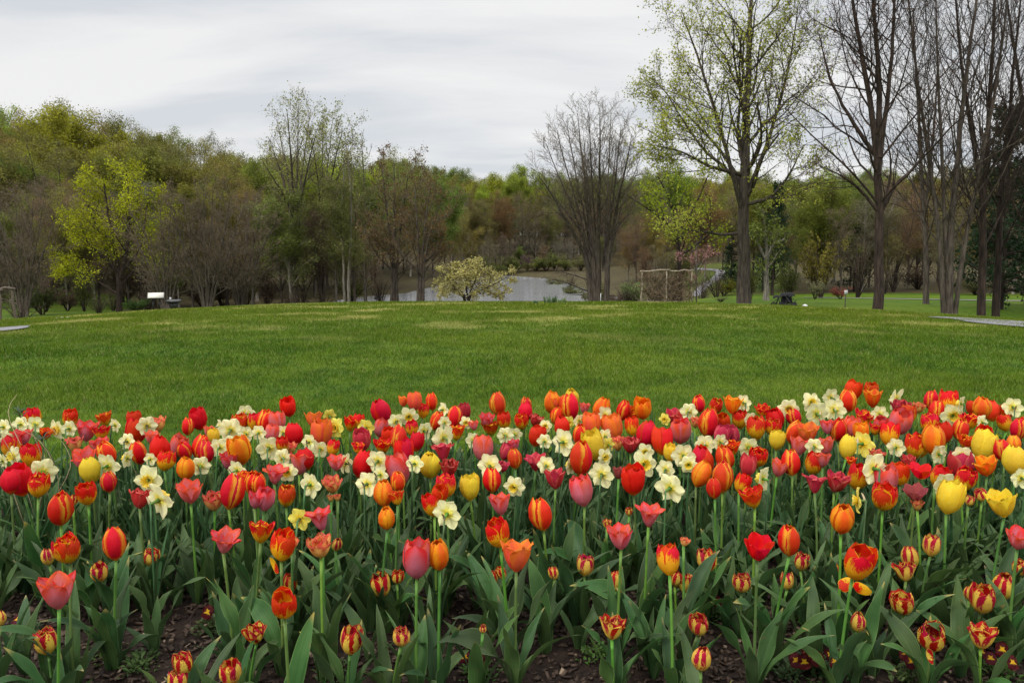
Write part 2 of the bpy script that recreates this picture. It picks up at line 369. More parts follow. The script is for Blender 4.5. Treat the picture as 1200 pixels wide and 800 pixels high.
def ground(x, y):
    x = np.asarray(x, float); y = np.asarray(y, float)
    yy = np.maximum(y, 0)
    zq = -A_*np.minimum(yy, 33)**2 - 2*A_*33*np.clip(yy-33, 0, 60)
    ex = np.maximum(np.abs(x)-4, 0); b = np.where(x < 0, .0026, .0024)
    zn = zq - b*np.minimum(ex, 26)**2*1.35
    s = x/np.maximum(y, 25)
    i = np.clip(np.searchsorted(TS, s)-1, 0, len(TS)-2); fi = sm((s-TS[i])/(TS[i+1]-TS[i]))
    yc = np.clip(y, 46, 899); j = np.clip(np.searchsorted(TY, yc)-1, 0, len(TY)-2); fj = (yc-TY[j])/(TY[j+1]-TY[j])
    zt = (TZ[i, j]*(1-fi)+TZ[i+1, j]*fi)*(1-fj)+(TZ[i, j+1]*(1-fi)+TZ[i+1, j+1]*fi)*fj
    zt = zt + .25*np.sin(x*.05+y*.03)*sm((y-100)/60)
    k = sm((y-40)/14)
    z = zn*(1-k)+zt*k
    far = (y > 70) & (y < 220) & (np.abs(x) < 60)
    if np.any(far):
        d = polydist(x, y, POND); ins = inpoly(x, y, POND)
        dep = np.where(ins, POND_Z-.15-np.minimum(d, 4)*.25, POND_Z+.1+np.minimum(d, 6)*.06)
        kk = np.where(ins, 1, sm(1-d/6.0))
        z = np.where(far, z*(1-kk)+dep*kk, z)
    return z
def gz(x, y): return float(ground(np.array([x]), np.array([y]))[0])
def hit(px, py, tmin=3., tmax=400.):
    """where the line of sight of a photograph pixel meets the terrain"""
    d = ray(px, py); ts = np.geomspace(tmin, tmax, 2500); P = np.array([0, 0, CAM_H])+np.outer(ts, np.array(d))
    below = P[:, 2] < ground(P[:, 0], P[:, 1])
    k = int(np.argmax(below)) if below.any() else len(ts)-1
    return Vector(P[k])
def on(px, D):
    """point of the ground at distance D under photograph column px"""
    x = (px-600)/F*D; return Vector((x, D, gz(x, D)))

ys = np.concatenate([np.linspace(-30, 1, 12), np.linspace(1.5, 8, 27), np.linspace(8.5, 60, 104), np.geomspace(61, 230, 110), np.geomspace(236, 900, 40)])
ss_ = np.linspace(-1, 1, 161)
S2, Y2 = np.meshgrid(ss_, ys); X2 = S2*(np.maximum(Y2, 0)*1.15+28)
Z2 = ground(X2, Y2)
imv = S2*0
D2 = Y2
# 1 = woodland floor, 0 = mown grass
sR = X2/np.maximum(Y2, 1)
wood = sm((Y2-62)/14)*np.where(sR > .16, sm((Y2-80)/10), 1)
wood = np.where((sR > .22) & (sR < .36) & (Y2 > 85) & (Y2 < 150), wood*.5, wood)
wood = np.where((sR < -.5) & (Y2 > 50) & (Y2 < 100), np.maximum(wood*.35, .35), wood)
pd = polydist(X2, Y2, POND)
wood = np.where((pd < 5) & (Y2 > 120) & (X2 > -8), wood*.75, wood)
wood = np.where((np.abs(sR) < .2) & (Y2 > 52) & (Y2 < 110), np.maximum(wood, .6), wood)
ny, nx_ = X2.shape; idx = np.arange(ny*nx_).reshape(ny, nx_)
Qd = np.stack([idx[:-1, :-1], idx[:-1, 1:], idx[1:, 1:], idx[1:, :-1]], -1).reshape(-1, 4)
m, t, b, o = mat('ground_grass_and_litter'); g = G(t); geo = g.n('ShaderNodeNewGeometry'); P_ = geo.outputs['Position']
at = g.n('ShaderNodeAttribute', attribute_name='wood')
def lawn_color(g, P_):
    big = g.noise(P_, .16, 4, .6); mid = g.noise(P_, 2.3, 6, .75, sc=(1, .6, 1)); fine = g.noise(P_, 9, 5, .75); vf = g.noise(P_, 45, 3, .7)
    c = g.mix(g.ss(mid, .33, .66), (.030, .074, .004), (.072, .125, .006))
    c = g.mix(g.math('MULTIPLY', g.ss(big, .42, .66), .55), c, (.115, .150, .010))
    cl = g.noise(P_, 5.5, 3, .6, sc=(1, .7, 1)); c = g.mix(g.math('MULTIPLY', g.ss(cl, .52, .66), .55), c, (.024, .062, .006))
    # thin dry straw patches on the crest of the lawn
    sp = g.n('ShaderNodeSeparateXYZ'); g.t.links.new(P_, sp.inputs[0])
    dry = g.noise(P_, .5, 4, .62, sc=(.9, 1, 1))
    crest = g.math('MULTIPLY', g.ss(sp.outputs[1], 8, 20), g.ss(sp.outputs[1], 40, 24))
    c = g.mix(g.math('MULTIPLY', g.math('MULTIPLY', g.ss(dry, .52, .64), crest), .9), c, (.40, .36, .13))
    c = g.mix(g.math('MULTIPLY', crest, .4), c, (.13, .165, .014))
    return c, fine, vf
c, fine, vf = lawn_color(g, P_)
c = g.mix(g.math('MULTIPLY', g.ss(fine, .35, .7), .5), c, g.hsv(c, .5, 1.1, .55))
c = g.mix(g.math('MULTIPLY', g.ss(vf, .45, .75), .35), c, (.15, .19, .02))
lit = g.mix(g.ss(g.noise(P_, .7, 5, .7), .35, .65), (.050, .036, .020), (.070, .062, .026))
wf = g.ss(g.math('ADD', at.outputs['Fac'], g.math('MULTIPLY_ADD', g.noise(P_, .25, 4), .6, -.3)), .25, .75)
c = g.mix(wf, c, lit)
t.links.new(c, b.inputs['Base Color']); b.inputs['Roughness'].default_value = .9; b.inputs['Specular IOR Level'].default_value = .1
t.links.new(g.bump(fine, .8, .04), b.inputs['Normal'])
me = mesh('ground', np.stack([X2, Y2, Z2], -1), Qd, None, [m], attrs={'wood': wood.ravel()})
tag(link('ground', me), kind='structure')
M_GROUND = m

# grass blades of the lawn (uncountable)
def grass():
    rg = np.random.default_rng(5); B = []
    for y0, y1, dens, h, wd in ((3.3, 5.5, 5200, .032, .0032), (5.5, 8, 3600, .036, .0042), (8, 13, 1700, .042, .0065), (13, 20, 750, .045, .011), (20, 36, 260, .050, .022)):
        xm = .74*y1+1; n = int((y1-y0)*2*xm*dens)
        x = rg.uniform(-xm, xm, n); y = rg.uniform(y0, y1, n); k = (np.abs(x) < .74*y+.6)
        x, y = x[k], y[k]
        k = (y > back_edge(x)-.02)
        x, y = x[k], y[k]; B.append((x, y, np.full(len(x), h), np.full(len(x), wd)))
    x, y, h, wd = [np.concatenate(q) for q in zip(*B)]
    z = ground(x, y); n = len(x); a = rg.uniform(0, math.pi, n); h = h*rg.uniform(.5, 1.25, n)*(1+.35*np.sin(x*1.7+np.sin(y*1.3)*2)*np.sin(y*2.1))
    lean = rg.normal(0, .55, (n, 2))*h[:, None]
    px, py = np.cos(a)*wd/2, np.sin(a)*wd/2
    V = np.empty((n, 3, 3)); V[:, 0] = np.stack([x-px, y-py, z-.004], -1); V[:, 1] = np.stack([x+px, y+py, z-.004], -1)
    V[:, 2] = np.stack([x+lean[:, 0], y+lean[:, 1], z+h], -1)
    m, t, b, o = mat('grass_blade'); g = G(t); geo = g.n('ShaderNodeNewGeometry'); P_ = geo.outputs['Position']
    at = g.n('ShaderNodeAttribute', attribute_name='tint')
    c, fine, vf = lawn_color(g, P_)
    c = g.hsv(c, g.math('MULTIPLY_ADD', at.outputs['Fac'], .03, .485), 1.0, g.math('MULTIPLY_ADD', at.outputs['Fac'], 1.1, .6))
    c = g.mix(g.ss(at.outputs['Fac'], .94, .97), c, (.30, .27, .11))
    t.links.new(c, b.inputs['Base Color']); b.inputs['Roughness'].default_value = .75; b.inputs['Specular IOR Level'].default_value = .08
    thin(t, b, o, c, .3)
    me = mesh('grass', V, None, np.arange(3*n).reshape(-1, 3), [m], smooth=False, attrs={'tint': np.repeat(rg.random(n), 3)})
    tag(link('grass', me), kind='stuff', label='short green grass of the sloping lawn with dry straw patches', cat='grass')
_bx = np.array([-4, -2.4, -1.6, -1.0, -.4, 0, .5, 1.0, 1.6, 2.4, 4.]); _by = np.array([3.7, 3.75, 3.8, 3.85, 3.95, 4.15, 4.2, 4.2, 4.35, 4.35, 4.3])
def back_edge(x): return np.interp(x, _bx, _by)+.03*np.sin(np.asarray(x)*7)
grass()

# flower bed soil
def soil():
    m, t, b, o = mat('bark_mulch'); g = G(t); geo = g.n('ShaderNodeNewGeometry'); P_ = geo.outputs['Position']
    n1 = g.noise(P_, 70, 5, .7); n2 = g.noise(P_, 9, 4, .6)
    vo = g.n('ShaderNodeTexVoronoi'); vo.inputs['Scale'].default_value = 85; t.links.new(P_, vo.inputs['Vector'])
    c = g.mix(g.ss(n1, .35, .68), (.012, .007, .005), (.055, .034, .022)); c = g.mix(g.math('MULTIPLY', g.ss(vo.outputs['Distance'], .1, .5), .5), c, (.02, .012, .009))
    c = g.mix(g.math('MULTIPLY', g.ss(n2, .5, .7), .3), c, (.075, .05, .034))
    t.links.new(c, b.inputs['Base Color']); b.inputs['Roughness'].default_value = .85; b.inputs['Specular IOR Level'].default_value = .2
    t.links.new(g.bump(n1, 1.0, .02), b.inputs['Normal'])
    xs = np.linspace(-4, 4, 161); fr = np.linspace(0, 1, 61); XX, FF = np.meshgrid(xs, fr); YY = .6+(back_edge(XX)-.6)*FF
    rg = np.random.default_rng(3)
    ZZ = ground(XX, YY)+.004+.018*sm((1-FF)*12)*sm(FF*20)+.010*(np.sin(XX*9+YY*4)*np.sin(YY*11))*sm((1-FF)*8)+rg.normal(0, .0025, XX.shape)*sm((1-FF)*8)
    i = np.arange(XX.size).reshape(XX.shape); Q = np.stack([i[:-1, :-1], i[:-1, 1:], i[1:, 1:], i[1:, :-1]], -1).reshape(-1, 4)
    tag(link('flower_bed', mesh('flower_bed', np.stack([XX, YY, ZZ], -1), Q, None, [m])), kind='structure')
    # loose chips
    n = 15000; x = rg.uniform(-2.4, 2.4, n); y = rg.uniform(1.5, 3.2, n); z = ground(x, y)+.022+.010*(np.sin(x*9+y*4)*np.sin(y*11))+rg.uniform(0, .008, n)
    Lc = rg.uniform(.004, .016, n)*rg.uniform(.6, 1.3, n); Wc = Lc*rg.uniform(.2, .6, n); Hc = rg.uniform(.0012, .004, n)
    e1 = nrm(np.stack([rg.normal(size=n), rg.normal(size=n), rg.normal(0, .35, n)], -1)); up = nrm(np.stack([rg.normal(0, .35, n), rg.normal(0, .35, n), np.ones(n)], -1))
    e2 = nrm(np.cross(up, e1)); e3 = np.cross(e1, e2); c0 = np.stack([x, y, z], -1)
    V = np.stack([c0+e1*(a*Lc*(1 if b_ > 0 else .8))[:, None]+e2*(b_*Wc)[:, None]+e3*(c_*Hc)[:, None] for a in (-1, 1) for b_ in (-1, 1) for c_ in (-1, 1)], 1)
    fq = np.array([(0, 1, 3, 2), (4, 6, 7, 5), (0, 4, 5, 1), (2, 3, 7, 6), (0, 2, 6, 4), (1, 5, 7, 3)])
    Q = (np.arange(n)[:, None, None]*8+fq[None]).reshape(-1, 4)
    m, t, b, o = mat('bark_chip'); g = G(t); geo = g.n('ShaderNodeNewGeometry'); r = geo.outputs['Random Per Island']
    c = g.mix(r, (.018, .010, .007), (.085, .055, .036)); c = g.mix(g.ss(r, .95, .97), c, (.26, .19, .13)); t.links.new(c, b.inputs['Base Color']); b.inputs['Roughness'].default_value = .75
    tag(link('mulch_chips', mesh('mulch_chips', V, Q, None, [m], smooth=False)), kind='stuff', label='loose dark brown bark chips covering the flower bed soil', cat='mulch')
soil()

# pond
m, t, b, o = mat('pond_water'); g = G(t); geo = g.n('ShaderNodeNewGeometry')
b.inputs['Base Color'].default_value = (.21, .215, .225, 1); b.inputs['Roughness'].default_value = .16; b.inputs['Specular IOR Level'].default_value = .6
t.links.new(g.bump(g.noise(geo.outputs['Position'], 0.35, 2, .5, sc=(.6, 1, 1)), .25, .12), b.inputs['Normal'])
V = [(x, y, POND_Z) for x, y in POND]; c0 = POND.mean(0); V2 = [(c0[0]+(x-c0[0])*1.06, c0[1]+(y-c0[1])*1.03, POND_Z) for x, y in POND]
V2.append((c0[0], c0[1], POND_Z)); n = len(POND)
tag(link('pond', mesh('pond', V2, None, [(i, (i+1) % n, n) for i in range(n)], [m], smooth=False)), kind='structure')

# paths
def ribbon(name, pts, width, m, lift=.03):
    P = np.array([(p[0], p[1]) for p in pts], float); K = 60
    tt = np.linspace(0, len(P)-1, K); C = np.stack([np.interp(tt, range(len(P)), P[:, i]) for i in (0, 1)], -1)
    for _ in range(6): C[1:-1] = (C[:-2]+C[1:-1]*2+C[2:])/4
    T = nrm(np.gradient(C, axis=0)); Nn = np.stack([-T[:, 1], T[:, 0]], -1); wv = np.linspace(-.5, .5, 7)
    Wd = np.interp(np.linspace(0, 1, K), np.linspace(0, 1, len(width)), width) if hasattr(width, '__len__') else np.full(K, width)
    XY = C[:, None]+Nn[:, None]*wv[None, :, None]*Wd[:, None, None]; Z = ground(XY[..., 0], XY[..., 1])+lift
    i = np.arange(K*7).reshape(K, 7); Q = np.stack([i[:-1, :-1], i[:-1, 1:], i[1:, 1:], i[1:, :-1]], -1).reshape(-1, 4)
    tag(link(name, mesh(name, np.dstack([XY, Z]), Q, None, [m])), kind='structure')
M_ROAD = plain('grey_asphalt', (.17, .165, .175), .85, .2, n=.18, ns=3, bump=.3)
M_PATH = plain('pale_gravel_path', (.18, .165, .16), .9, .15, n=.15, ns=2)
a = hit(1260, 386)
ribbon('road', [(a[0]+30, a[1]-12), (a[0]+12, a[1]-4), a[:2], hit(1200, 379.5)[:2], hit(1160, 376.5)[:2], hit(1120, 374)[:2], hit(1088, 372.5)[:2]], (3.2, 3.2, 3.2, 3.0, 2.6, 1.8, .25), M_ROAD)
ribbon('path', [on(1230, 64), on(1120, 65), on(1040, 67), on(980, 70), on(940, 73)], (2.2, 2.2, 2.2, 2.0, 1.2), M_PATH, .05)
ribbon('path', [on(760, 150), on(812, 142), on(845, 128), on(838, 112), on(826, 104), on(815, 94)], 1.4, M_ROAD, .05)
a = hit(-30, 390); ribbon('path', [(a[0]-16, a[1]-4), a[:2], hit(0, 386.8)[:2], hit(14, 385)[:2], hit(32, 383)[:2]], (1.3, 1.3, 1.0, .6, .15), M_ROAD)
#--- end of structure
# ------------------------------------------------------------------ trees
def resample(pts, K):
    P = np.array(pts, float); d = np.r_[0, np.cumsum(np.linalg.norm(np.diff(P, axis=0), axis=1))]
    t = np.linspace(0, d[-1], K); Q = np.stack([np.interp(t, d, P[:, i]) for i in range(3)], -1)
    for _ in range(2): Q[1:-1] = (Q[:-2]+2*Q[1:-1]+Q[2:])/4
    return Q
def grow(P, Rr, n, t0, t1, lf, ang, K, rg, trop=.12, wob=.12, ratio=.55, lvar=.3, minr=.0, tlen=None, down=0., dens=False):
    """n side branches on each branch; tlen(t) scales length along the parent. Vectorised."""
    N0, Kp = P.shape[:2]; tot = N0*n
    par = np.repeat(np.arange(N0), n); st = (np.tile(np.arange(n), N0)+rg.uniform(0, 1, tot))/n; t = t0+(t1-t0)*st
    f = t*(Kp-1); i = np.clip(f.astype(int), 0, Kp-2); fr = (f-i)[:, None]
    p = P[par, i]*(1-fr)+P[par, i+1]*fr; rad = Rr[par, i]*(1-fr[:, 0])+Rr[par, i+1]*fr[:, 0]
    T = nrm(P[par, i+1]-P[par, i]); plen = np.linalg.norm(np.diff(P, axis=1), axis=2).sum(1)[par]
    ref = np.where(np.abs(T[:, 2:3]) > .9, [[1., 0, 0]], [[0, 0, 1.]]); A = nrm(np.cross(T, ref)); B = np.cross(T, A)
    az = np.tile(np.arange(n), N0)*2.4+rg.uniform(0, 6.28, N0)[par]+rg.normal(0, .5, tot)
    an = np.radians(ang)*rg.uniform(.75, 1.25, tot)
    d = nrm(T*np.cos(an)[:, None]+(A*np.cos(az)[:, None]+B*np.sin(az)[:, None])*np.sin(an)[:, None])
    d[:, 2] -= down; d = nrm(d)
    Ln = plen*lf*rg.uniform(1-lvar, 1+lvar, tot)*(tlen(t) if tlen else 1-.55*t)
    if dens:
        mxl = plen.max(); Ln = Ln*np.sqrt(mxl/plen)*.92; keep = rg.random(tot) < np.clip((plen/mxl)**1.0*1.1+.05, 0, 1)
        p, rad, d, Ln = p[keep], rad[keep], d[keep], Ln[keep]; tot = len(p)
    out = np.empty((tot, K, 3)); out[:, 0] = p; st_ = (Ln/(K-1))[:, None]
    for k in range(1, K):
        d = d+rg.normal(0, wob, (tot, 3)); d[:, 2] += trop; d = nrm(d); out[:, k] = out[:, k-1]+d*st_
    r0 = np.maximum(rad*ratio, minr)
    return out, r0[:, None]*np.linspace(1, .3, K)[None]
def leafcloud(P, per, size, rg, spread=.15, tmin=.3, aspect=.6):
    N0, Kp = P.shape[:2]; n = N0*per; par = np.repeat(np.arange(N0), per); t = rg.uniform(tmin, 1, n)*(Kp-1)
    i = np.clip(t.astype(int), 0, Kp-2); fr = (t-i)[:, None]; c = P[par, i]*(1-fr)+P[par, i+1]*fr + rg.normal(0, spread, (n, 3))
    a = nrm(rg.normal(size=(n, 3))); b = nrm(np.cross(a, rg.normal(size=(n, 3)))); s = (size*rg.uniform(.5, 1.4, n))[:, None]
    V = np.stack([c-a*s, c-b*s*aspect, c+a*s, c+b*s*aspect], 1)
    return V.reshape(-1, 3), np.arange(4*n).reshape(-1, 4)
def tree_meshes(name, stems, levels, leaf, seed, mats, flare=1.35):
    """stems: list of (points, r0, r1). levels: list of grow kwargs. leaf: None or dict. Returns (trunk mesh, crown mesh)."""
    rg = np.random.default_rng(seed); K = 14
    P = np.stack([resample(s[0], K) for s in stems]); P[:, 1:-1, :2] += rg.normal(0, .02, P[:, 1:-1, :2].shape)*np.array([s[1] for s in stems])[:, None, None]*6
    Rr = np.stack([np.linspace(s[1], s[2], K) for s in stems])
    base = P[:, :, 2] < P[:, :, 2].min()+.001+.0*Rr
    P2, R2 = P, Rr.copy()
    # root flare
    first = np.array([s[1] for s in stems])
    V, Q = tubes(np.concatenate([P2[:, :1], P2[:, :1]*.93+P2[:, 1:2]*.07, P2[:, :1]*.8+P2[:, 1:2]*.2, P2[:, 1:]], 1), np.concatenate([R2[:, :1]*flare, R2[:, :1]*(1+(flare-1)*.4), R2[:, :1]*1.04, R2[:, 1:]], 1), 12)
    tr = MB().add(V, Q); cr = MB(); cur, cr_ = P, Rr
    al = [(P, Rr)]
    for li, kw in enumerate(levels):
        kw = dict(kw); src = kw.pop('src', None)
        if src is not None: cur, cr_ = al[src]
        cur, cr_ = grow(cur, cr_, rg=rg, dens=(li == 0), **kw); al.append((cur, cr_))
        V, Q = tubes(cur, cr_, (7, 5, 3, 3, 3)[min(li, 4)])
        (tr if li < 1 else cr).add(V, Q, m=0)
    if leaf:
        l = dict(leaf); lv = l.pop('levels', [-1])
        for k in lv:
            V, Q = leafcloud(al[k][0], rg=rg, **l); cr.add(V, Q, m=1)
    return tr.build(name+'_trunk', [mats[0]]), cr.build(name+'_crown', [mats[1], mats[2]])
def plant_tree(name, meshes, loc, label, cat, color=(.1, .12, .02), rz=0., sc=1., group=None):
    root = empty(name, loc); tag(root, label, cat, group); root.rotation_euler = (0, 0, rz)
    if not hasattr(sc, '__len__'): sc = (sc, sc, sc)
    root.scale = sc
    a = link('trunk', meshes[0], root); b = link('crown', meshes[1], root); b.color = tuple(color)+(1,); a.color = tuple(color)+(1,)
    return root

def hero(name, D, base, stems, levels, leaf, seed, label, cat='tree', color=(.1, .13, .02), mats=None, D_img=None, flare=1.35):
    """stems given as [( [(px,py,depth offset)...], r0, r1 )] in photograph columns/rows read at distance D"""
    b = at_y(base[0], base[1], D); b.z = gz(b.x, b.y)-.05
    st = []
    for pts, r0, r1 in stems:
        W = [at_y(p[0], p[1], D+(p[2] if len(p) > 2 else 0)) for p in pts]
        W = [np.array(q)-np.array(b) for q in W]
        if pts[0][1] >= base[1]-1: W[0][2] = 0
        st.append((W, r0, r1))
    me = tree_meshes(name, st, levels, leaf, seed, mats or (M_BARK, M_TWIG, M_TINT), flare)
    return plant_tree(name, me, b, label, cat, color, sc=(1.22, 1.22, .94) if name == 'dogwood_tree' else 1.)
up = lambda t: 1.15-.6*t
# big leafy tulip tree right of centre
hero('leafy_tree', 45, (872, 358), [([(872, 358), (871, 300), (870, 250), (872, 170), (877, 80), (880, 10), (882, -45)], .42, .06),
      ([(871, 250, 0), (855, 190, -1), (835, 120, -1), (815, 60, 0), (800, 15, 1)], .15, .03), ([(872, 235, 0), (895, 180, 1), (915, 120, 2), (928, 60, 2), (935, 10, 2)], .15, .03),
      ([(871, 272, 0), (848, 276, 0), (825, 271, -1), (812, 272, -1), (795, 265, -2)], .10, .03), ([(870, 215, 0), (840, 170, 2), (800, 130, 3), (772, 100, 4)], .12, .02),
      ([(873, 240, 0), (905, 232, -1), (925, 205, -2), (942, 170, -2)], .12, .02), ([(870, 205, 0), (830, 195, -2), (795, 175, -3), (765, 170, -3)], .13, .02)],
     [dict(n=26, t0=.3, t1=.98, lf=.34, ang=42, K=8, trop=.05, wob=.12, ratio=.42, tlen=lambda t: 1.25-.75*t), dict(n=9, t0=.15, t1=1, lf=.45, ang=42, K=6, trop=.03, wob=.16, ratio=.45, minr=.014),
      dict(n=7, t0=.15, t1=1, lf=.5, ang=45, K=4, trop=.0, wob=.2, ratio=.5, minr=.009)],
     dict(per=3, size=.066, spread=.18, levels=[-1]), 11, 'tallest leafing tree with pale green new leaves and one stout grey trunk', color=(.34, .36, .05), mats=(M_BARK, M_BARKD, M_TINT))
# lime lower growth beside it
hero('lime_leafed_tree', 66, (797, 345), [([(797, 345), (796, 300), (793, 262), (785, 232), (770, 205)], .22, .05), ([(795, 290), (808, 255), (822, 225), (830, 205)], .14, .04), ([(796, 280), (775, 255), (745, 235), (722, 222)], .14, .03), ([(797, 300), (822, 282), (845, 262)], .12, .03)],
     [dict(n=9, t0=.25, t1=1, lf=.45, ang=48, K=7, trop=.02, wob=.16, ratio=.45), dict(n=7, t0=.2, t1=1, lf=.5, ang=45, K=5, trop=.0, wob=.2, ratio=.5, minr=.014),
      dict(n=4, t0=.2, t1=1, lf=.5, ang=45, K=3, trop=-.02, wob=.2, ratio=.5, minr=.009)], dict(per=5, size=.11, spread=.3), 12,
     'low spreading tree with bright lime leaves just left of the tallest leafing tree', color=(.22, .27, .012), mats=(M_BARKD, M_TWIG, M_TINT))
# forked bare tree
hero('bare_forked_tree', 37, (1028, 367), [([(1028, 367), (1029, 300), (1030, 240), (1029, 190), (1024, 140), (1012, 80), (1000, 20), (992, -50)], .24, .045), ([(1029, 205), (1036, 150), (1043, 90), (1048, 30), (1050, -60)], .13, .035),
      ([(1029, 185), (1031, 120), (1029, 60), (1022, 0), (1020, -60)], .15, .05), ([(1028, 185), (1010, 160), (985, 120), (968, 80), (960, 40)], .11, .02), ([(1027, 245), (1008, 222), (985, 205), (962, 195)], .09, .02), ([(1032, 250), (1050, 215), (1068, 200), (1090, 170)], .09, .02)],
     [dict(n=22, t0=.25, t1=.98, lf=.38, ang=44, K=8, trop=.08, wob=.14, ratio=.36, tlen=up), dict(n=9, t0=.12, t1=1, lf=.48, ang=42, K=6, trop=.03, wob=.17, ratio=.45, minr=.010), dict(n=7, t0=.15, t1=1, lf=.5, ang=42, K=4, trop=.03, wob=.2, ratio=.5, minr=.007)],
     dict(per=1, size=.03, spread=.02), 13, 'tall bare tree with a straight dark trunk that forks high up', color=(.20, .09, .05), mats=(M_BARKD, M_BARKD, M_TINT))
# clustered bare trees at the right
BARE = lambda n=7: [dict(n=n+14, t0=.2, t1=.98, lf=.36, ang=34, K=8, trop=.1, wob=.12, ratio=.36, tlen=up), dict(n=9, t0=.12, t1=1, lf=.46, ang=40, K=6, trop=.04, wob=.16, ratio=.45, minr=.010), dict(n=7, t0=.15, t1=1, lf=.55, ang=42, K=4, trop=.03, wob=.2, ratio=.5, minr=.007)]
hero('bare_clump_tree', 38, (1111, 372), [([(1112, 372), (1112, 330), (1114, 280), (1119, 200), (1130, 110), (1142, 20), (1150, -60)], .19, .035), ([(1107, 371), (1104, 330), (1100, 270), (1090, 190), (1076, 100), (1066, 20), (1060, -50)], .13, .03),
      ([(1118, 371), (1124, 330), (1133, 270), (1152, 180), (1170, 90), (1180, 0)], .12, .04), ([(1111, 330), (1106, 250), (1103, 160), (1098, 70), (1096, -20)], .11, .03)], BARE(6), None, 14,
     'bare tree of several slender stems spreading from one stout base', mats=(M_BARK, M_BARKD, M_TINT))
hero('dark_bare_tree', 39.5, (1152, 372), [([(1151, 372), (1151, 300), (1154, 220), (1160, 120), (1165, 20), (1168, -60)], .21, .035), ([(1152, 240), (1141, 170), (1128, 90), (1120, 0)], .13, .04)], BARE(7), None, 15,
     'near-black bare trunk, left one of two standing together by the road', mats=(M_BARKD, M_BARKD, M_TINT))
hero('dark_bare_tree', 40, (1168, 373), [([(1168, 373), (1169, 300), (1174, 210), (1186, 110), (1196, 0)], .2, .035), ([(1170, 230), (1186, 170), (1206, 100), (1225, 30)], .13, .04)], BARE(7), None, 16,
     'near-black bare trunk, right one of two standing together by the road', mats=(M_BARKD, M_BARKD, M_TINT))
hero('bare_tree', 46, (1215, 372), [([(1215, 372), (1213, 300), (1208, 200), (1195, 100), (1180, 0)], .25, .05), ([(1212, 260), (1222, 150), (1230, 50)], .14, .04)], BARE(7), None, 17,
     'bare tree leaning in from the right edge of the picture', mats=(M_BARKD, M_BARKD, M_TINT))
hero('bare_tree', 55, (1085, 358), [([(1085, 358), (1085, 290), (1080, 200), (1074, 100), (1070, 10)], .2, .04), ([(1084, 240), (1094, 160), (1100, 60)], .12, .03)], BARE(7), None, 18,
     'slim bare tree behind the forked tree and the many-stemmed tree', mats=(M_BARK, M_BARKD, M_TINT))
# vase shaped bare tree by the pond
VS = []
_rv = random.Random(3)
for k, (bx, tx, ty) in enumerate(((694, 630, 205), (695, 640, 168), (696, 652, 150), (697, 664, 142), (698, 677, 134), (700, 690, 131), (701, 703, 133), (707, 716, 138), (709, 728, 146), (710, 740, 160), (711, 750, 184), (697, 684, 160), (709, 722, 170), (696, 646, 225), (711, 745, 235))):
    oy_ = _rv.uniform(-4, 4); top_ = 318 if k < 11 else 300
    VS.append(([(bx, 353 if k in (0, 4, 6, 9) else top_), (bx+(tx-bx)*.10, 300 if k < 11 else 285), (bx+(tx-bx)*.45, 240 if ty < 200 else 262, oy_*.4), (bx+(tx-bx)*.8, ty+(240-ty)*.42 if ty < 200 else ty+14, oy_*.8), (tx, ty, oy_)], .24 if k in (0, 4, 6, 9) else .10, .018))
VS += [([(696, 343), (680, 338), (662, 330), (645, 327)], .07, .02), ([(696, 330), (672, 322), (650, 316)], .07, .02)]
hero('vase_shaped_tree', 56, (701, 353), VS, [dict(n=22, t0=.35, t1=1, lf=.20, ang=36, K=7, trop=.05, wob=.12, ratio=.34, tlen=lambda t: 1.25-.6*t), dict(n=9, t0=.12, t1=1, lf=.55, ang=38, K=5, trop=.03, wob=.15, ratio=.45, minr=.011), dict(n=5, t0=.15, t1=1, lf=.5, ang=40, K=4, trop=.02, wob=.18, ratio=.5, minr=.008)],
     None, 19, 'bare vase-shaped tree with several trunks standing beside the pond')
# pale trunk small tree on the right
hero('pale_trunked_tree', 62, (898, 350), [([(898, 350), (898, 322), (899, 300), (906, 285), (920, 280)], .26, .06), ([(898, 305), (888, 285), (880, 272)], .13, .05), ([(899, 300), (897, 270), (893, 245)], .13, .04)],
     [dict(n=7, t0=.3, t1=1, lf=.5, ang=45, K=6, wob=.15, ratio=.45), dict(n=6, t0=.2, t1=1, lf=.5, ang=45, K=5, wob=.2, ratio=.45, minr=.015), dict(n=4, t0=.2, t1=1, lf=.5, ang=45, K=3, wob=.2, ratio=.5, minr=.01)], dict(per=3, size=.12, spread=.2), 20,
     'short tree with a pale trunk behind the parked black strollers', color=(.14, .17, .03), mats=(M_BARKP, M_TWIG, M_TINT))
# bright lime tree at left
hero('bright_lime_tree', 66, (139, 362), [([(139, 362), (141, 330), (136, 300), (128, 260), (122, 215)], .26, .05), ([(141, 325), (150, 290), (152, 240), (148, 200)], .17, .04), ([(139, 320), (118, 300), (95, 275), (78, 262)], .15, .03), ([(137, 300), (112, 265), (98, 225)], .13, .03), ([(142, 320), (166, 290), (172, 240)], .13, .03), ([(139, 345), (115, 330), (92, 318), (72, 312)], .1, .02)],
     [dict(n=10, t0=.2, t1=1, lf=.42, ang=45, K=7, trop=.05, wob=.14, ratio=.4), dict(n=7, t0=.2, t1=1, lf=.5, ang=45, K=5, trop=.02, wob=.18, ratio=.45, minr=.014), dict(n=5, t0=.2, t1=1, lf=.5, ang=45, K=3, wob=.2, ratio=.5, minr=.009)],
     dict(per=9, size=.085, spread=.28), 21, 'bright lime green tree standing out against the brown woods at left', color=(.34, .36, .012), mats=(M_BARKD, M_TWIG, M_TINT))
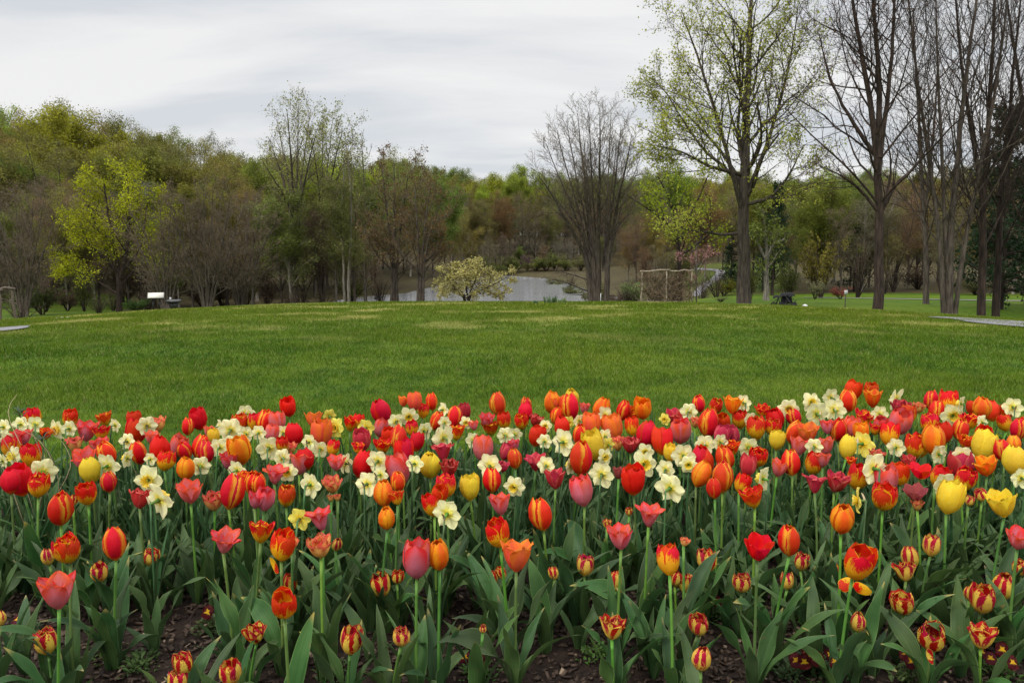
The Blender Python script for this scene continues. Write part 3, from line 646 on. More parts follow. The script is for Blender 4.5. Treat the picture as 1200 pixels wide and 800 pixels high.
# tall thin trees left of centre
def fan(bx, by, fork, tops, r):
    out = []
    for k, (tx, ty) in enumerate(tops):
        y0 = by if k == len(tops)//2 else fork+8*(k % 3)
        out.append(([(bx, y0), (bx+(tx-bx)*.12, fork-12), (bx+(tx-bx)*.5, (fork-12)*.5+ty*.5, (k % 3-1)*2), (tx, ty, (k % 3-1)*4)], r if y0 == by else r*.5, .022))
    return out
FANLV = [dict(n=13, t0=.3, t1=1, lf=.24, ang=36, K=7, trop=.05, wob=.13, ratio=.4, tlen=lambda t: 1.2-.6*t), dict(n=7, t0=.15, t1=1, lf=.5, ang=40, K=5, trop=.03, wob=.17, ratio=.45, minr=.014), dict(n=4, t0=.2, t1=1, lf=.5, ang=42, K=3, wob=.2, ratio=.5, minr=.010)]
hero('tall_sparse_tree', 74, (347, 350), fan(347, 352, 262, [(308, 190), (314, 160), (324, 140), (336, 128), (350, 124), (364, 128), (372, 150)], .27), FANLV,
     dict(per=2, size=.085, spread=.2), 22, 'tallest sparse tree left of the pond, its crown rising above the woods', color=(.24, .25, .07))
hero('tall_sparse_tree', 77, (378, 350), fan(378, 352, 258, [(366, 165), (378, 142), (390, 140), (402, 152), (414, 168), (422, 190)], .22), FANLV,
     dict(per=3, size=.085, spread=.2), 23, 'sparse pale green tree close right of the tallest sparse tree', color=(.22, .25, .06))
hero('pale_stemmed_tree', 72, (407, 352), [([(408, 352), (409, 310), (412, 260), (410, 200), (404, 155)], .17, .03), ([(404, 352), (402, 300), (400, 250), (404, 190)], .14, .03)],
     [dict(n=9, t0=.35, t1=1, lf=.3, ang=38, K=6, trop=.06, wob=.14, ratio=.4, tlen=up), dict(n=6, t0=.2, t1=1, lf=.45, ang=42, K=5, wob=.18, ratio=.45, minr=.018), dict(n=4, t0=.2, t1=1, lf=.5, ang=42, K=3, wob=.2, ratio=.5, minr=.012)],
     dict(per=4, size=.085, spread=.2), 24, 'twin pale slim stems rising between the sparse trees and the russet trees', color=(.17, .17, .05), mats=(M_BARKP, M_TWIG, M_TINT))
hero('bare_tree', 80, (428, 345), [([(428, 345), (428, 280), (427, 220), (424, 170)], .16, .03)],
     [dict(n=10, t0=.5, t1=1, lf=.28, ang=42, K=6, trop=.05, wob=.15, ratio=.4, tlen=up), dict(n=6, t0=.2, t1=1, lf=.45, ang=42, K=5, wob=.18, ratio=.45, minr=.018), dict(n=4, t0=.2, t1=1, lf=.5, ang=42, K=3, wob=.2, ratio=.5, minr=.012)],
     None, 25, 'thin bare tree poking above the woods right of the sparse trees')
# russet budding trees
for px, D, tops, sd, lab in ((462, 70, [(448, 200), (462, 192), (478, 205)], 26, 'rust brown budding tree, the taller of the pair at the left end of the pond'),
                             (492, 68, [(486, 215), (505, 210), (520, 235)], 27, 'rust brown budding tree nearest the cream blossomed dogwood')):
    st = [([(px+k*3-3, 354), (px+(tx-px)*.15, 310), (px+(tx-px)*.5, 260), (tx, ty)], .17, .03) for k, (tx, ty) in enumerate(tops)]
    st += [([(px, 320), (px-24, 295), (px-36, 262)], .1, .02), ([(px, 315), (px+22, 290), (px+32, 262)], .1, .02)]
    hero('russet_tree', D, (px, 354), st, [dict(n=12, t0=.2, t1=1, lf=.34, ang=42, K=7, trop=.04, wob=.14, ratio=.4, tlen=up), dict(n=8, t0=.2, t1=1, lf=.5, ang=42, K=5, wob=.18, ratio=.45, minr=.016), dict(n=5, t0=.2, t1=1, lf=.5, ang=42, K=3, wob=.2, ratio=.5, minr=.011)],
         dict(per=2, size=.09, spread=.15), sd, lab, color=(.15, .095, .035))
# brown twiggy thicket trees behind the sign boards
for px, D, top, sd, lab in ((195, 58, 235, 28, 'broad brown twiggy bare tree right of the bright lime tree'), (243, 57, 215, 29, 'many-stemmed brown bare tree behind the low black stand'),
                            (282, 62, 235, 30, 'brown bare tree at the right end of the twiggy thicket'), (28, 60, 225, 31, 'bare grey tree left of the bright lime tree')):
    rr = random.Random(sd); st = []
    for k in range(6):
        dx_ = (k-2.5)*15+rr.uniform(-5, 5); st.append(([(px+dx_*.08, 361), (px+dx_*.35, 325), (px+dx_*.8, 285), (px+dx_*1.2, top+abs(dx_)*.7)], .10, .02))
    hero('bare_thicket_tree', D, (px, 361), st, [dict(n=12, t0=.12, t1=1, lf=.36, ang=42, K=7, trop=.05, wob=.14, ratio=.42, tlen=up), dict(n=9, t0=.15, t1=1, lf=.5, ang=42, K=5, wob=.18, ratio=.5, minr=.014), dict(n=6, t0=.15, t1=1, lf=.5, ang=42, K=3, wob=.2, ratio=.5, minr=.010)],
         dict(per=1, size=.05, spread=.1), sd, lab, color=(.13, .085, .05))
# dogwood with layered cream blossom
hero('dogwood_tree', 60, (546, 354), [([(546, 355), (544, 342), (535, 326), (522, 312)], .11, .02), ([(548, 355), (550, 340), (556, 322), (562, 308)], .10, .02), ([(546, 348), (562, 338), (578, 328), (588, 320)], .07, .02), ([(545, 347), (530, 338), (513, 330)], .07, .02), ([(547, 345), (546, 325), (542, 306)], .07, .02),
      ([(548, 350, 0), (556, 335, 3), (566, 320, 5)], .07, .02), ([(545, 350, 0), (536, 336, -2), (528, 322, -3)], .07, .02)],
     [dict(n=11, t0=.3, t1=1, lf=.5, ang=70, K=6, trop=-.03, wob=.1, ratio=.45), dict(n=8, t0=.2, t1=1, lf=.55, ang=55, K=4, trop=-.02, wob=.12, ratio=.45, minr=.012)],
     dict(per=16, size=.075, spread=.10, tmin=.1), 32, 'small spreading dogwood tree with cream blossom in front of the pond', color=(.40, .36, .13), mats=(M_BARKD, M_BARKD, M_TINT))
hero('cherry_tree', 51, (816, 357), [([(816, 358), (816, 335), (816, 315), (812, 300)], .05, .02), ([(816, 322), (826, 305), (833, 295)], .03, .012), ([(816, 318), (803, 304), (796, 298)], .03, .012)],
     [dict(n=8, t0=.4, t1=1, lf=.5, ang=45, K=5, wob=.15, ratio=.5), dict(n=6, t0=.2, t1=1, lf=.5, ang=45, K=4, wob=.18, ratio=.5, minr=.008)],
     dict(per=6, size=.055, spread=.1), 33, 'slender young cherry tree with pink blossom beside the woven twig fence', color=(.48, .24, .22), mats=(M_BARK, M_TWIG, M_TINT), flare=1.1)
# ---- woodland trees: a few kinds, copied and recoloured
def proto(seed, kind):
    rg = random.Random(seed); H = 1.0; st = []
    if kind == 'evergreen':
        st.append(([(0, 0, 0), (0, 0, .5), (0.01, 0, 1)], .02, .003))
        lv = [dict(n=60, t0=.08, t1=1, lf=.30, ang=80, K=6, trop=.03, wob=.08, ratio=.3, tlen=lambda t: 1.15-.95*t), dict(n=9, t0=.15, t1=1, lf=.42, ang=50, K=4, trop=-.02, wob=.1, ratio=.5, minr=.001)]
        return tree_meshes('evergreen', st, lv, dict(per=14, size=.010, spread=.012, tmin=.05), seed, (M_BARKD, M_BARKD, M_TINT))
    st.append(([(0, 0, 0), (rg.uniform(-.02, .02), 0, .35), (rg.uniform(-.03, .03), rg.uniform(-.03, .03), .68), (rg.uniform(-.05, .05), 0, .96)], .0105, .0015))
    for k in range(rg.choice([2, 3, 4])):
        a = rg.uniform(0, 6.28); s = rg.uniform(.12, .28); h = rg.uniform(.12, .38)
        st.append(([(0, 0, h), (math.cos(a)*s*.5, math.sin(a)*s*.5, h+.2), (math.cos(a)*s, math.sin(a)*s, rg.uniform(.70, .93))], .0055, .0012))
    lv = [dict(n=21, t0=.16, t1=.98, lf=.27, ang=46, K=6, trop=.06, wob=.12, ratio=.42, tlen=up), dict(n=9, t0=.15, t1=1, lf=.48, ang=44, K=4, trop=.03, wob=.16, ratio=.5, minr=.0009),
          dict(n=6, t0=.15, t1=1, lf=.55, ang=44, K=3, trop=.02, wob=.18, ratio=.5, minr=.0007)]
    leaf = {'budding': dict(per=9, size=.0045, spread=.018), 'leafy': dict(per=12, size=.0055, spread=.02), 'bare': dict(per=4, size=.0038, spread=.014)}[kind]
    return tree_meshes(kind, st, lv, leaf, seed, (M_BARK if seed % 3 else M_BARKP, M_TWIG, M_TINT))
PROT = {k: [proto(s+40*i, k) for s in range(n)] for i, (k, n) in enumerate((('budding', 4), ('leafy', 3), ('bare', 3), ('evergreen', 2)))}
SKY = np.array([(-80, 118), (0, 112), (30, 110), (60, 128), (80, 120), (110, 132), (140, 140), (185, 136), (210, 150), (240, 160), (290, 178), (330, 185), (430, 190), (470, 188), (520, 196), (560, 199), (600, 194), (650, 200), (740, 205), (820, 200), (900, 206), (960, 203), (1000, 200), (1060, 198), (1200, 190), (1290, 190)])
PAL = {'olive': (.20, .20, .045), 'green': (.17, .195, .030), 'lime': (.26, .29, .025), 'brown': (.18, .135, .065), 'rust': (.18, .125, .045), 'grey': (.17, .145, .10), 'dark': (.022, .045, .018)}
KIND = {'olive': 'budding', 'green': 'leafy', 'lime': 'leafy', 'brown': 'bare', 'rust': 'budding', 'grey': 'bare', 'dark': 'evergreen'}
WORDS = {'olive': 'olive green budding tree', 'green': 'mid green leafing tree', 'lime': 'fresh lime green tree', 'brown': 'bare brown twiggy tree', 'rust': 'rust brown budding tree', 'grey': 'bare pale grey tree', 'dark': 'dark evergreen tree'}
MARKS = [(0, 'at left edge'), (60, 'behind bright lime tree'), (165, 'behind sign boards'), (250, 'left of tall sparse trees'), (310, 'behind tall sparse trees'), (430, 'behind russet trees'), (510, 'behind dogwood'),
         (590, 'behind pond'), (660, 'behind vase-shaped tree'), (745, 'behind twig fence'), (830, 'behind tallest leafing tree'), (900, 'behind strollers'), (950, 'behind small sign post'), (1010, 'behind forked bare tree'), (1070, 'behind many-stemmed tree'), (1140, 'at right edge')]
def mark(px):
    r = MARKS[0][1]
    for a, b in MARKS:
        if px >= a: r = b
    return r
placed = []
rw = random.Random(77)
def wood_layer(px0, px1, D0, D1, n, hmin, hmax, cols, where, topmin=0, wid=1.0):
    k = 0; tries = 0
    while k < n and tries < n*40:
        tries += 1
        px = px0+(px1-px0)*(k+rw.uniform(.0, 1))/n if tries < n*20 else rw.uniform(px0, px1); D = rw.uniform(D0, D1); x = (px-600)/F*D
        if inpoly(np.array([x]), np.array([D]), POND)[0] or polydist(np.array([x]), np.array([D]), POND)[0] < 3: continue
        if any((x-a)**2+(D-b)**2 < (D*.022)**2 for a, b in placed): continue
        z = gz(x, D); yl = np.interp(px, SKY[:, 0], SKY[:, 1])+rw.uniform(-2, 14)+topmin
        d = ray(px, yl); ztop = CAM_H+d.z/d.y*D; h = min(rw.uniform(hmin, hmax), ztop-z)
        if h < 4: continue
        c = rw.choice(cols); kd = KIND[c]; col = [v*rw.uniform(.8, 1.2) for v in PAL[c]]
        ws = h*rw.uniform(.95, 1.25)*wid*(1.0 if kd != 'evergreen' else .9)
        plant_tree('woodland_'+{'evergreen': 'evergreen', 'bare': 'bare_tree', 'leafy': 'leafy_tree', 'budding': 'budding_tree'}[kd], rw.choice(PROT[kd]), (x, D, z-.1), WORDS[c]+' '+where+', '+mark(px), 'tree', col, rw.uniform(0, 6.28), (ws, ws, h), 'trees of the woods round the lawn')
        placed.append((x, D)); k += 1
wood_layer(-70, 440, 72, 90, 34, 9, 14, ['brown', 'brown', 'grey', 'olive', 'olive', 'brown', 'green'], 'low on left slope')
wood_layer(-70, 440, 92, 115, 32, 13, 20, ['olive', 'green', 'olive', 'lime', 'green', 'brown'], 'midway up left slope')
wood_layer(-90, 470, 118, 165, 44, 20, 30, ['olive', 'olive', 'grey', 'green', 'olive', 'lime', 'grey'], 'on left crest')
wood_layer(420, 560, 105, 175, 10, 13, 18, ['olive', 'brown', 'rust', 'green'], 'on left bank')
wood_layer(420, 800, 190, 218, 34, 12, 19, ['brown', 'brown', 'olive', 'rust', 'grey'], 'along far bank')
wood_layer(420, 800, 225, 310, 46, 18, 32, ['olive', 'green', 'lime', 'lime', 'green'], 'on far hill')
wood_layer(730, 830, 100, 160, 12, 8, 14, ['brown', 'rust', 'olive', 'brown'], 'in the valley')
wood_layer(880, 1270, 84, 120, 38, 9, 15, ['brown', 'olive', 'grey', 'brown', 'rust', 'olive', 'green'], 'beyond far path')
wood_layer(760, 1270, 150, 240, 44, 17, 28, ['olive', 'green', 'lime', 'brown', 'lime'], 'on right hill')
def one_tree(px, D, top, c, lab, w=1.0, name=None, base=None):
    p = on(px, D); d = ray(px, top); zt = CAM_H+d.z/d.y*D; h = zt-p.z; kd = KIND[c]
    plant_tree(name or 'woodland_tree', rw.choice(PROT[kd]), (p.x, p.y, p.z-.1), lab, 'tree', PAL[c], rw.uniform(0, 6), (h*w, h*w, h))
one_tree(1172, 52, 125, 'dark', 'broad dark evergreen rising behind the two near-black trunks', .95, 'evergreen_tree')
one_tree(1210, 56, 150, 'dark', 'dark evergreen half cut off by the right edge of the picture', 1.0, 'evergreen_tree')
one_tree(905, 82, 214, 'dark', 'dense dark green holly tree right behind the tallest leafing tree', .7, 'evergreen_tree')
one_tree(856, 92, 275, 'dark', 'short dark evergreen half hidden by the trunk of the tallest leafing tree', .9, 'evergreen_tree')
one_tree(1000, 90, 250, 'dark', 'dark evergreen patch between the forked bare tree and the yellow shrub', .8, 'evergreen_tree')

wood_layer(425, 800, 184, 205, 24, 5, 9, ['brown', 'olive', 'brown', 'grey'], 'as low brush along far bank', wid=1.1, topmin=30)
wood_layer(690, 800, 84, 110, 7, 4, 7, ['brown', 'olive'], 'as low brush in valley', wid=1.2, topmin=40)
one_tree(857, 118, 222, 'olive', 'olive budding tree in the valley just left of the stout grey trunk', .9)
one_tree(846, 128, 228, 'green', 'mid green tree in the valley between the lime-leafed tree and the stout grey trunk', .9)
one_tree(852, 170, 203, 'olive', 'olive budding tree on the hill seen just left of the stout grey trunk', .8)
one_tree(868, 185, 203, 'lime', 'lime green tree on the hill right behind the stout grey trunk', .8)
# ---- shrubs
def shrub_mesh(seed, stems=14, leafs=6, size=.05, spread=.06, spreadout=.55):
    rg = random.Random(seed); st = []
    for k in range(stems):
        a = rg.uniform(0, 6.28); s = rg.uniform(.1, spreadout); h = rg.uniform(.55, 1)*(1-s*.5)
        st.append(([(0.03*math.cos(a), .03*math.sin(a), 0), (math.cos(a)*s*.5, math.sin(a)*s*.5, h*.6), (math.cos(a)*s, math.sin(a)*s, h)], .012, .004))
    return tree_meshes('shrub', st, [dict(n=7, t0=.2, t1=1, lf=.4, ang=42, K=5, trop=.03, wob=.15, ratio=.5, minr=.003), dict(n=5, t0=.2, t1=1, lf=.5, ang=42, K=4, wob=.2, ratio=.5, minr=.002)],
                       dict(per=leafs, size=size, spread=spread, tmin=.1), seed, (M_BARKD, M_TWIG, M_TINT), 1.0)
SH = [shrub_mesh(200+i, 14, 5, .022, .03) for i in range(3)]; SHB = [shrub_mesh(210+i, 16, 1, .012, .03) for i in range(2)]
def shrub(px, D, wpx, hpx, col, label, dense=True, name='shrub', sink=0):
    p = on(px, D); wv, hv = wpx/F*D, hpx/F*D
    plant_tree(name, rw.choice(SH if dense else SHB), (p.x, p.y, p.z-sink), label, 'shrub', col, rw.uniform(0, 6), (wv*.8, wv*.8, hv))
shrub(962, 72, 62, 82, (.17, .145, .022), 'large rounded yellow-olive shrub right of the strollers', name='yellow_shrub')
shrub(1005, 73, 60, 84, (.10, .07, .04), 'large rounded brown shrub beside the yellow-olive shrub', False)
shrub(985, 66, 30, 17, (.30, .09, .06), 'low coral pink bush left of the small sign post', name='azalea_bush')
shrub(955, 66, 26, 26, (.25, .25, .12), 'pale feathery bush behind the white sack', name='pale_bush')
shrub(925, 66, 40, 50, (.07, .085, .014), 'dark olive bush behind the black strollers', name='olive_bush')
shrub(880, 64, 26, 48, (.14, .15, .03), 'yellow-green bush just right of the stout grey trunk')
shrub(158, 56, 38, 22, (.045, .10, .012), 'low green bush just left of the slanted sign board', name='green_bush')
shrub(48, 62, 60, 40, (.06, .085, .015), 'green undergrowth bush by the rustic gate at left')
shrub(22, 50, 60, 34, (.07, .05, .035), 'tangled brown brush beside the rustic gate', False)
shrub(115, 58, 40, 26, (.09, .085, .02), 'olive brush at the foot of the bright lime tree', False)
shrub(848, 88, 38, 22, (.20, .20, .012), 'bright yellow-green low bush below the hillside path')
shrub(735, 60, 40, 30, (.12, .13, .04), 'thin olive bush between the vase-shaped tree and the twig fence', False)
shrub(742, 75, 40, 34, (.16, .22, .07), 'fresh green bush right of the vase-shaped tree')
shrub(845, 54, 34, 8, (.12, .08, .06), 'low grey twiggy bush at the left foot of the stout grey trunk', False)
for k, (px, wp, hp, c, lb) in enumerate(((585, 34, 16, (.12, .14, .03), 'low olive bush on the far bank, left of the purple bush'), (604, 30, 20, (.12, .15, .03), 'rounded green bush on the far bank, behind the dogwood crown'), (618, 16, 22, (.14, .08, .10), 'small purple bush on the far bank of the pond'),
        (640, 36, 20, (.13, .155, .03), 'green bush right of the purple bush on the far bank'), (664, 34, 16, (.15, .17, .03), 'yellow-green bush at the right end of the far bank'), (560, 34, 22, (.11, .12, .03), 'olive bush at the left end of the far bank'), (628, 30, 14, (.16, .17, .04), 'pale olive bush at the water edge right of the purple bush'), (650, 30, 26, (.13, .15, .04), 'taller green bush behind the right part of the far bank'), (595, 26, 26, (.12, .13, .04), 'taller olive bush behind the middle of the far bank'), (680, 30, 22, (.15, .15, .05), 'olive bush on the far bank seen left of the vase-shaped trunks'))):
    shrub(px, 186-abs(px-610)*.12, wp*1.2, hp, c, lb, name='bank_shrub')
rw2 = random.Random(9)
for k, px in enumerate(range(-30, 440, 26)):
    D = rw2.uniform(66, 88); c = rw2.choice([(.10, .07, .045), (.12, .085, .05), (.085, .10, .025), (.12, .13, .03)])
    shrub(px+rw2.uniform(-8, 8), D, rw2.uniform(34, 60), rw2.uniform(28, 60), c, ('brown' if c[1] < c[0] else 'olive') + f' understorey shrub below left woods, {mark(px)}', rw2.random() < .45, name='understorey_shrub')
for k, px in enumerate(list(range(700, 850, 24))+list(range(1030, 1230, 22))):
    D = rw2.uniform(80, 96); c = rw2.choice([(.10, .07, .045), (.085, .09, .03), (.12, .12, .04)])
    shrub(px+rw2.uniform(-8, 8), D, rw2.uniform(34, 60), rw2.uniform(22, 46), c, ('brown' if c[1] < c[0] else 'olive') + f' understorey shrub below right woods, {mark(px)}', rw2.random() < .4, name='understorey_shrub')

# ------------------------------------------------------------------ small built things
def crest(px, py):
    'the last visible ground under a photograph column'
    ysx = np.linspace(22, 47, 200); xs_ = (px-600)/F*ysx; zz = ground(xs_, ysx); k = int(np.argmax((zz-CAM_H)/ysx)); return Vector((xs_[k], ysx[k], zz[k]))
def rusticpole(mb, a, b, r, rg, k=5):
    a, b = np.array(a, float), np.array(b, float); P = [a+(b-a)*i/(k-1)+rg.normal(0, r*.5, 3)*(0 < i < k-1) for i in range(k)]
    mb.tube(P, [r*(1-.25*i/(k-1)) for i in range(k)], 7)
def twig_fence():
    D = 50.; a, b = at_y(752, 357, D), at_y(808, 357, D+.6); z = min(gz(a.x, a.y), gz(b.x, b.y)); Wd = b.x-a.x; H = at_y(780, 318, D).z-z
    root = empty('twig_fence', (a.x, a.y, z)); tag(root, 'rustic fence panel of tangled woven branches under a pole rail', 'fence'); rg = np.random.default_rng(4)
    for x in (0, Wd*.5, Wd): mb = MB(); rusticpole(mb, (x, 0, -.1), (x+rg.normal(0, .03), 0, H), .06, rg); mb.obj('post', M_WOODP, root, smooth=True)
    mb = MB(); rusticpole(mb, (-.15, 0, H), (Wd*.55, .02, H+.1), .06, rg, 7); rusticpole(mb, (Wd*.45, .05, H+.02), (Wd+.1, 0, H+.06), .05, rg, 7); mb.obj('rail', M_WOODP, root, smooth=True)
    mb = MB(); rusticpole(mb, (-.05, 0, .15), (Wd+.05, 0, .15), .04, rg, 7); mb.obj('rail', M_WOODP, root, smooth=True)
    mb = MB()
    for k in range(330):
        x = rg.uniform(-.1, Wd+.1); zz = rg.uniform(.05, H*.85); l = rg.uniform(.3, .95); an = rg.normal(math.pi/2, .75); y = rg.normal(0, .07)
        P = [(x+math.cos(an)*l*t+rg.normal(0, .04), y+rg.normal(0, .03), min(zz+math.sin(an)*l*t+rg.normal(0, .03), H+.12)) for t in (0, .35, .7, 1)]
        mb.tube(P, [.022, .019, .015, .009], 5)
    mb.obj('woven_branches', M_WOODB, root, smooth=True)
twig_fence()
def rustic_gate():
    D = 36.5; b = at_y(3, 386, D); z = gz(b.x, b.y); H = at_y(4, 340, D).z-z; rg = np.random.default_rng(8)
    root = empty('rustic_arbor', (b.x, b.y, z)); tag(root, 'rustic arbor of weathered grey branches cut by the left edge', 'arbor')
    W_ = 1.5
    for x, y in ((0, 0), (-W_, 0), (0, 1.0), (-W_, 1.0)): mb = MB(); rusticpole(mb, (x, y, -.1), (x-.05, y, H), .07, rg); mb.obj('post', M_WOOD, root, smooth=True)
    for y in (0, 1.0): mb = MB(); rusticpole(mb, (.12, y, H), (-W_-.12, y, H-.03), .07, rg); mb.obj('beam', M_WOOD, root, smooth=True)
    mb = MB(); rusticpole(mb, (0, 0, H*.38), (-.30, 0, 0.02), .04, rg); mb.obj('brace', M_WOOD, root, smooth=True)
    mb = MB(); rusticpole(mb, (-.02, 0, H*.72), (-W_, 0, H*.72), .045, rg); rusticpole(mb, (-.04, 0, .05), (-W_, 0, .05), .045, rg); mb.obj('rail', M_WOOD, root, smooth=True)
    mb = MB(); rusticpole(mb, (0, 0, H*.95), (-.6, 0, H*.72), .04, rg); rusticpole(mb, (-.5, 0, H*.72), (-1.0, 0, H), .04, rg); mb.obj('brace', M_WOOD, root, smooth=True)
rustic_gate()
def lectern():
    p = crest(182.5, 361); z = gz(p.x, p.y); k = p.y/F
    root = empty('sign_board', (p.x, p.y, z)); tag(root, 'slanted pale information board on two black legs', 'sign'); root.rotation_euler = (0, 0, .35); root.scale = (.62,)*3
    H = 17*k/.62
    for x in (-.17, .17): MB().box((x, 0, H*.5-.1), (.07, .07, H+.2)).obj('leg', M_BLACK, root)
    MB().box((0, 0, H+.03), (.86, .56, .035), rot=(.55, 0, 0)).obj('frame', M_BLACK, root)
    mb = MB().box((0, -.010, H+.055), (.80, .50, .02), rot=(.55, 0, 0)); mb.obj('panel', M_PANEL, root)
    p = crest(203, 361); z = gz(p.x, p.y); root = empty('low_black_stand', (p.x, p.y, z)); tag(root, 'low black stand with a flat top and tapering foot', 'stand')
    H = 13*p.y/F
    mb = MB()
    V = [(-.06, -.05, 0), (.06, -.05, 0), (.06, .05, 0), (-.06, .05, 0), (-.17, -.12, H*.7), (.17, -.12, H*.7), (.17, .12, H*.7), (-.17, .12, H*.7)]
    mb.add(V, [(0, 1, 5, 4), (1, 2, 6, 5), (2, 3, 7, 6), (3, 0, 4, 7), (4, 5, 6, 7)]); mb.obj('pedestal', M_BLACK, root)
    MB().box((0, 0, H*.78), (.46, .3, .07), rot=(.12, 0, 0)).obj('top_plate', M_BLACK, root)
    MB().tube([(-.12, 0, H*.8), (-.10, 0, H*1.12)], .03, 8).obj('cap', M_GREY, root)
lectern()
def signpost():
    p = on(991, 46); H = 25*p.y/F; root = empty('sign_post', (p.x, p.y, gz(p.x, p.y))); tag(root, 'small white square sign on a thin brown post', 'sign')
    MB().box((0, 0, H/2-.1), (.045, .045, H+.15)).obj('post', M_WOOD, root); MB().box((0, -.035, H-.07), (.2, .02, .26)).obj('sign_plate', M_WHITE, root)
    p = on(944, 41); s = p.y/F*3.6
    mb = MB(); K = 14; rgb = np.random.default_rng(2)
    prof = [(0, .85), (.12, 1.0), (.4, 1.06), (.7, 1.0), (.9, .75), (1.05, .38), (1.12, .1)]
    V = [(s*r*math.cos(a)*(1+rgb.normal(0, .03)), s*r*.8*math.sin(a)*(1+rgb.normal(0, .03)), s*1.75*h) for h, r in prof for a in np.linspace(0, 2*math.pi, K, endpoint=False)]
    Q = [(i*K+j, i*K+(j+1) % K, (i+1)*K+(j+1) % K, (i+1)*K+j) for i in range(len(prof)-1) for j in range(K)]
    V += [(0, 0, s*1.96)]; T = [((len(prof)-1)*K+j, (len(prof)-1)*K+(j+1) % K, len(V)-1) for j in range(K)]
    mb.add(V, Q, T); o = mb.obj('white_sack', M_BAG, None, (p.x, p.y, gz(p.x, p.y)), smooth=True); tag(o, 'small bulging white sack on the grass beside the strollers', 'sack')
signpost()
def stroller(px, py, rz, label, s=1.0):
    p = on(px, py); root = empty('stroller', (p.x, p.y, gz(p.x, p.y))); tag(root, label, 'stroller', 'black strollers parked together'); root.rotation_euler = (0, 0, rz); root.scale = (s, s, s)
    for x, y, r in ((-.42, -.24, .15), (-.42, .24, .15), (.42, -.22, .10), (.42, .22, .10)):
        mb = MB(); mb.tube([(x+r*math.cos(a), y, r+r*math.sin(a)) for a in np.linspace(0, 2*math.pi, 19)], .022, 6, cap=False)
        w_ = mb.obj('wheel', M_BLACK, root, smooth=True); mb = MB(); mb.tube([(x, y-.025, r), (x, y+.025, r)], .03, 8)
        for a in range(6): mb.tube([(x, y, r), (x+r*math.cos(a*1.047), y, r+r*math.sin(a*1.047))], .008, 4)
        mb.obj('spokes', M_GREY, w_, smooth=True)
    for y in (-.24, .24):
        mb = MB(); mb.tube([(.42, y*.9, .12), (.05, y, .55), (-.35, y, .95), (-.55, y, 1.08)], .018, 6); mb.tube([(-.42, y, .16), (-.1, y, .45), (.25, y, .62)], .018, 6); mb.obj('frame', M_BLACK, root, smooth=True)
    mb = MB(); mb.tube([(-.55, -.24, 1.08), (-.57, 0, 1.10), (-.55, .24, 1.08)], .022, 7); mb.obj('handle', M_BLACK, root, smooth=True)
    mb = MB(); mb.box((.0, 0, .42), (.48, .42, .07), rot=(0, -.12, 0)); mb.box((-.24, 0, .66), (.08, .42, .52), rot=(0, -.35, 0)); mb.box((.28, 0, .28), (.07, .38, .3), rot=(0, -.3, 0)); mb.box((-.12, 0, .24), (.5, .40, .16)); mb.obj('seat', M_BFAB, root)
    # folding canopy
    V = []; K, J = 7, 9
    for i in range(K):
        th = math.radians(10+i*24)
        for j in range(J):
            a = math.pi*j/(J-1); V.append((-.18+.36*math.cos(th)*(.55+.45*math.sin(a)), -.26*math.cos(a), .80+.30*math.sin(th)*(.45+.55*math.sin(a))+.06*math.sin(a)))
    Q = [(i*J+j, i*J+j+1, (i+1)*J+j+1, (i+1)*J+j) for i in range(K-1) for j in range(J-1)]
    MB().add(V, Q).obj('canopy', M_BFAB, root, smooth=True)
    MB().box((-.30, 0, 1.06), (.18, .3, .05), rot=(0, -.3, 0)).obj('canopy_highlight', M_GREY, root)  # pale slab stands in for the glossy highlight on top of the canopy
stroller(928, 41, -1.2, 'nearest black stroller with a glossy highlight on its canopy', .78)
stroller(918, 42, -2.2, 'black stroller in the middle of the parked group', .78)
stroller(908, 41.5, 2.7, 'lowest black stroller at the left end of the group', .62)
def stake():
    p = crest(704, 357); mb = MB().box((0, 0, .15), (.03, .03, .6)); o = mb.obj('stake', M_WHITE, None, (p.x, p.y, gz(p.x, p.y))); tag(o, 'thin white stake in front of the vase-shaped tree', 'stake')
stake()
rs = random.Random(4)
def stone(px, py, s, label):
    p = hit(px, py, 20); k = s*p.y/F; rg = np.random.default_rng(int(px)); U, Vn = 9, 6; V = []
    for i in range(Vn):
        th = math.pi*i/(Vn-1)
        for j in range(U): a = 2*math.pi*j/U; f = 1+rg.normal(0, .1); V.append((k*math.sin(th)*math.cos(a)*f, k*.8*math.sin(th)*math.sin(a)*f, k*.55*math.cos(th)*f+k*.2))
    Q = [(i*U+j, i*U+(j+1) % U, (i+1)*U+(j+1) % U, (i+1)*U+j) for i in range(Vn-1) for j in range(U)]
    o = MB().add(V, Q).obj('edging_stone', M_STONE, None, (p.x, p.y, gz(p.x, p.y))); tag(o, label, 'stone', 'pale stones along the far edge of the lawn')
for px, py, s, lb in ((67, 374.2, 1.6, 'leftmost of four pale stones near the rustic arbor'), (73, 374.4, 1.9, 'second of four pale stones near the rustic arbor'), (79, 373.6, 1.7, 'third of four pale stones near the rustic arbor'), (84, 374, 1.3, 'rightmost of four pale stones near the rustic arbor'),
                      (217, 361.2, 1.0, 'tiny pale stone nearest the low black stand'), (244, 359.8, 1.0, 'tiny pale stone among three below the brown thicket'), (255, 359.4, 1.4, 'largest of the tiny pale stones below the brown thicket'), (347, 356.8, 1.3, 'lone white stone below the tallest sparse tree'), (408, 356, 1.5, 'white stone at the foot of the pale slim stems')):
    stone(px, py, s, lb)
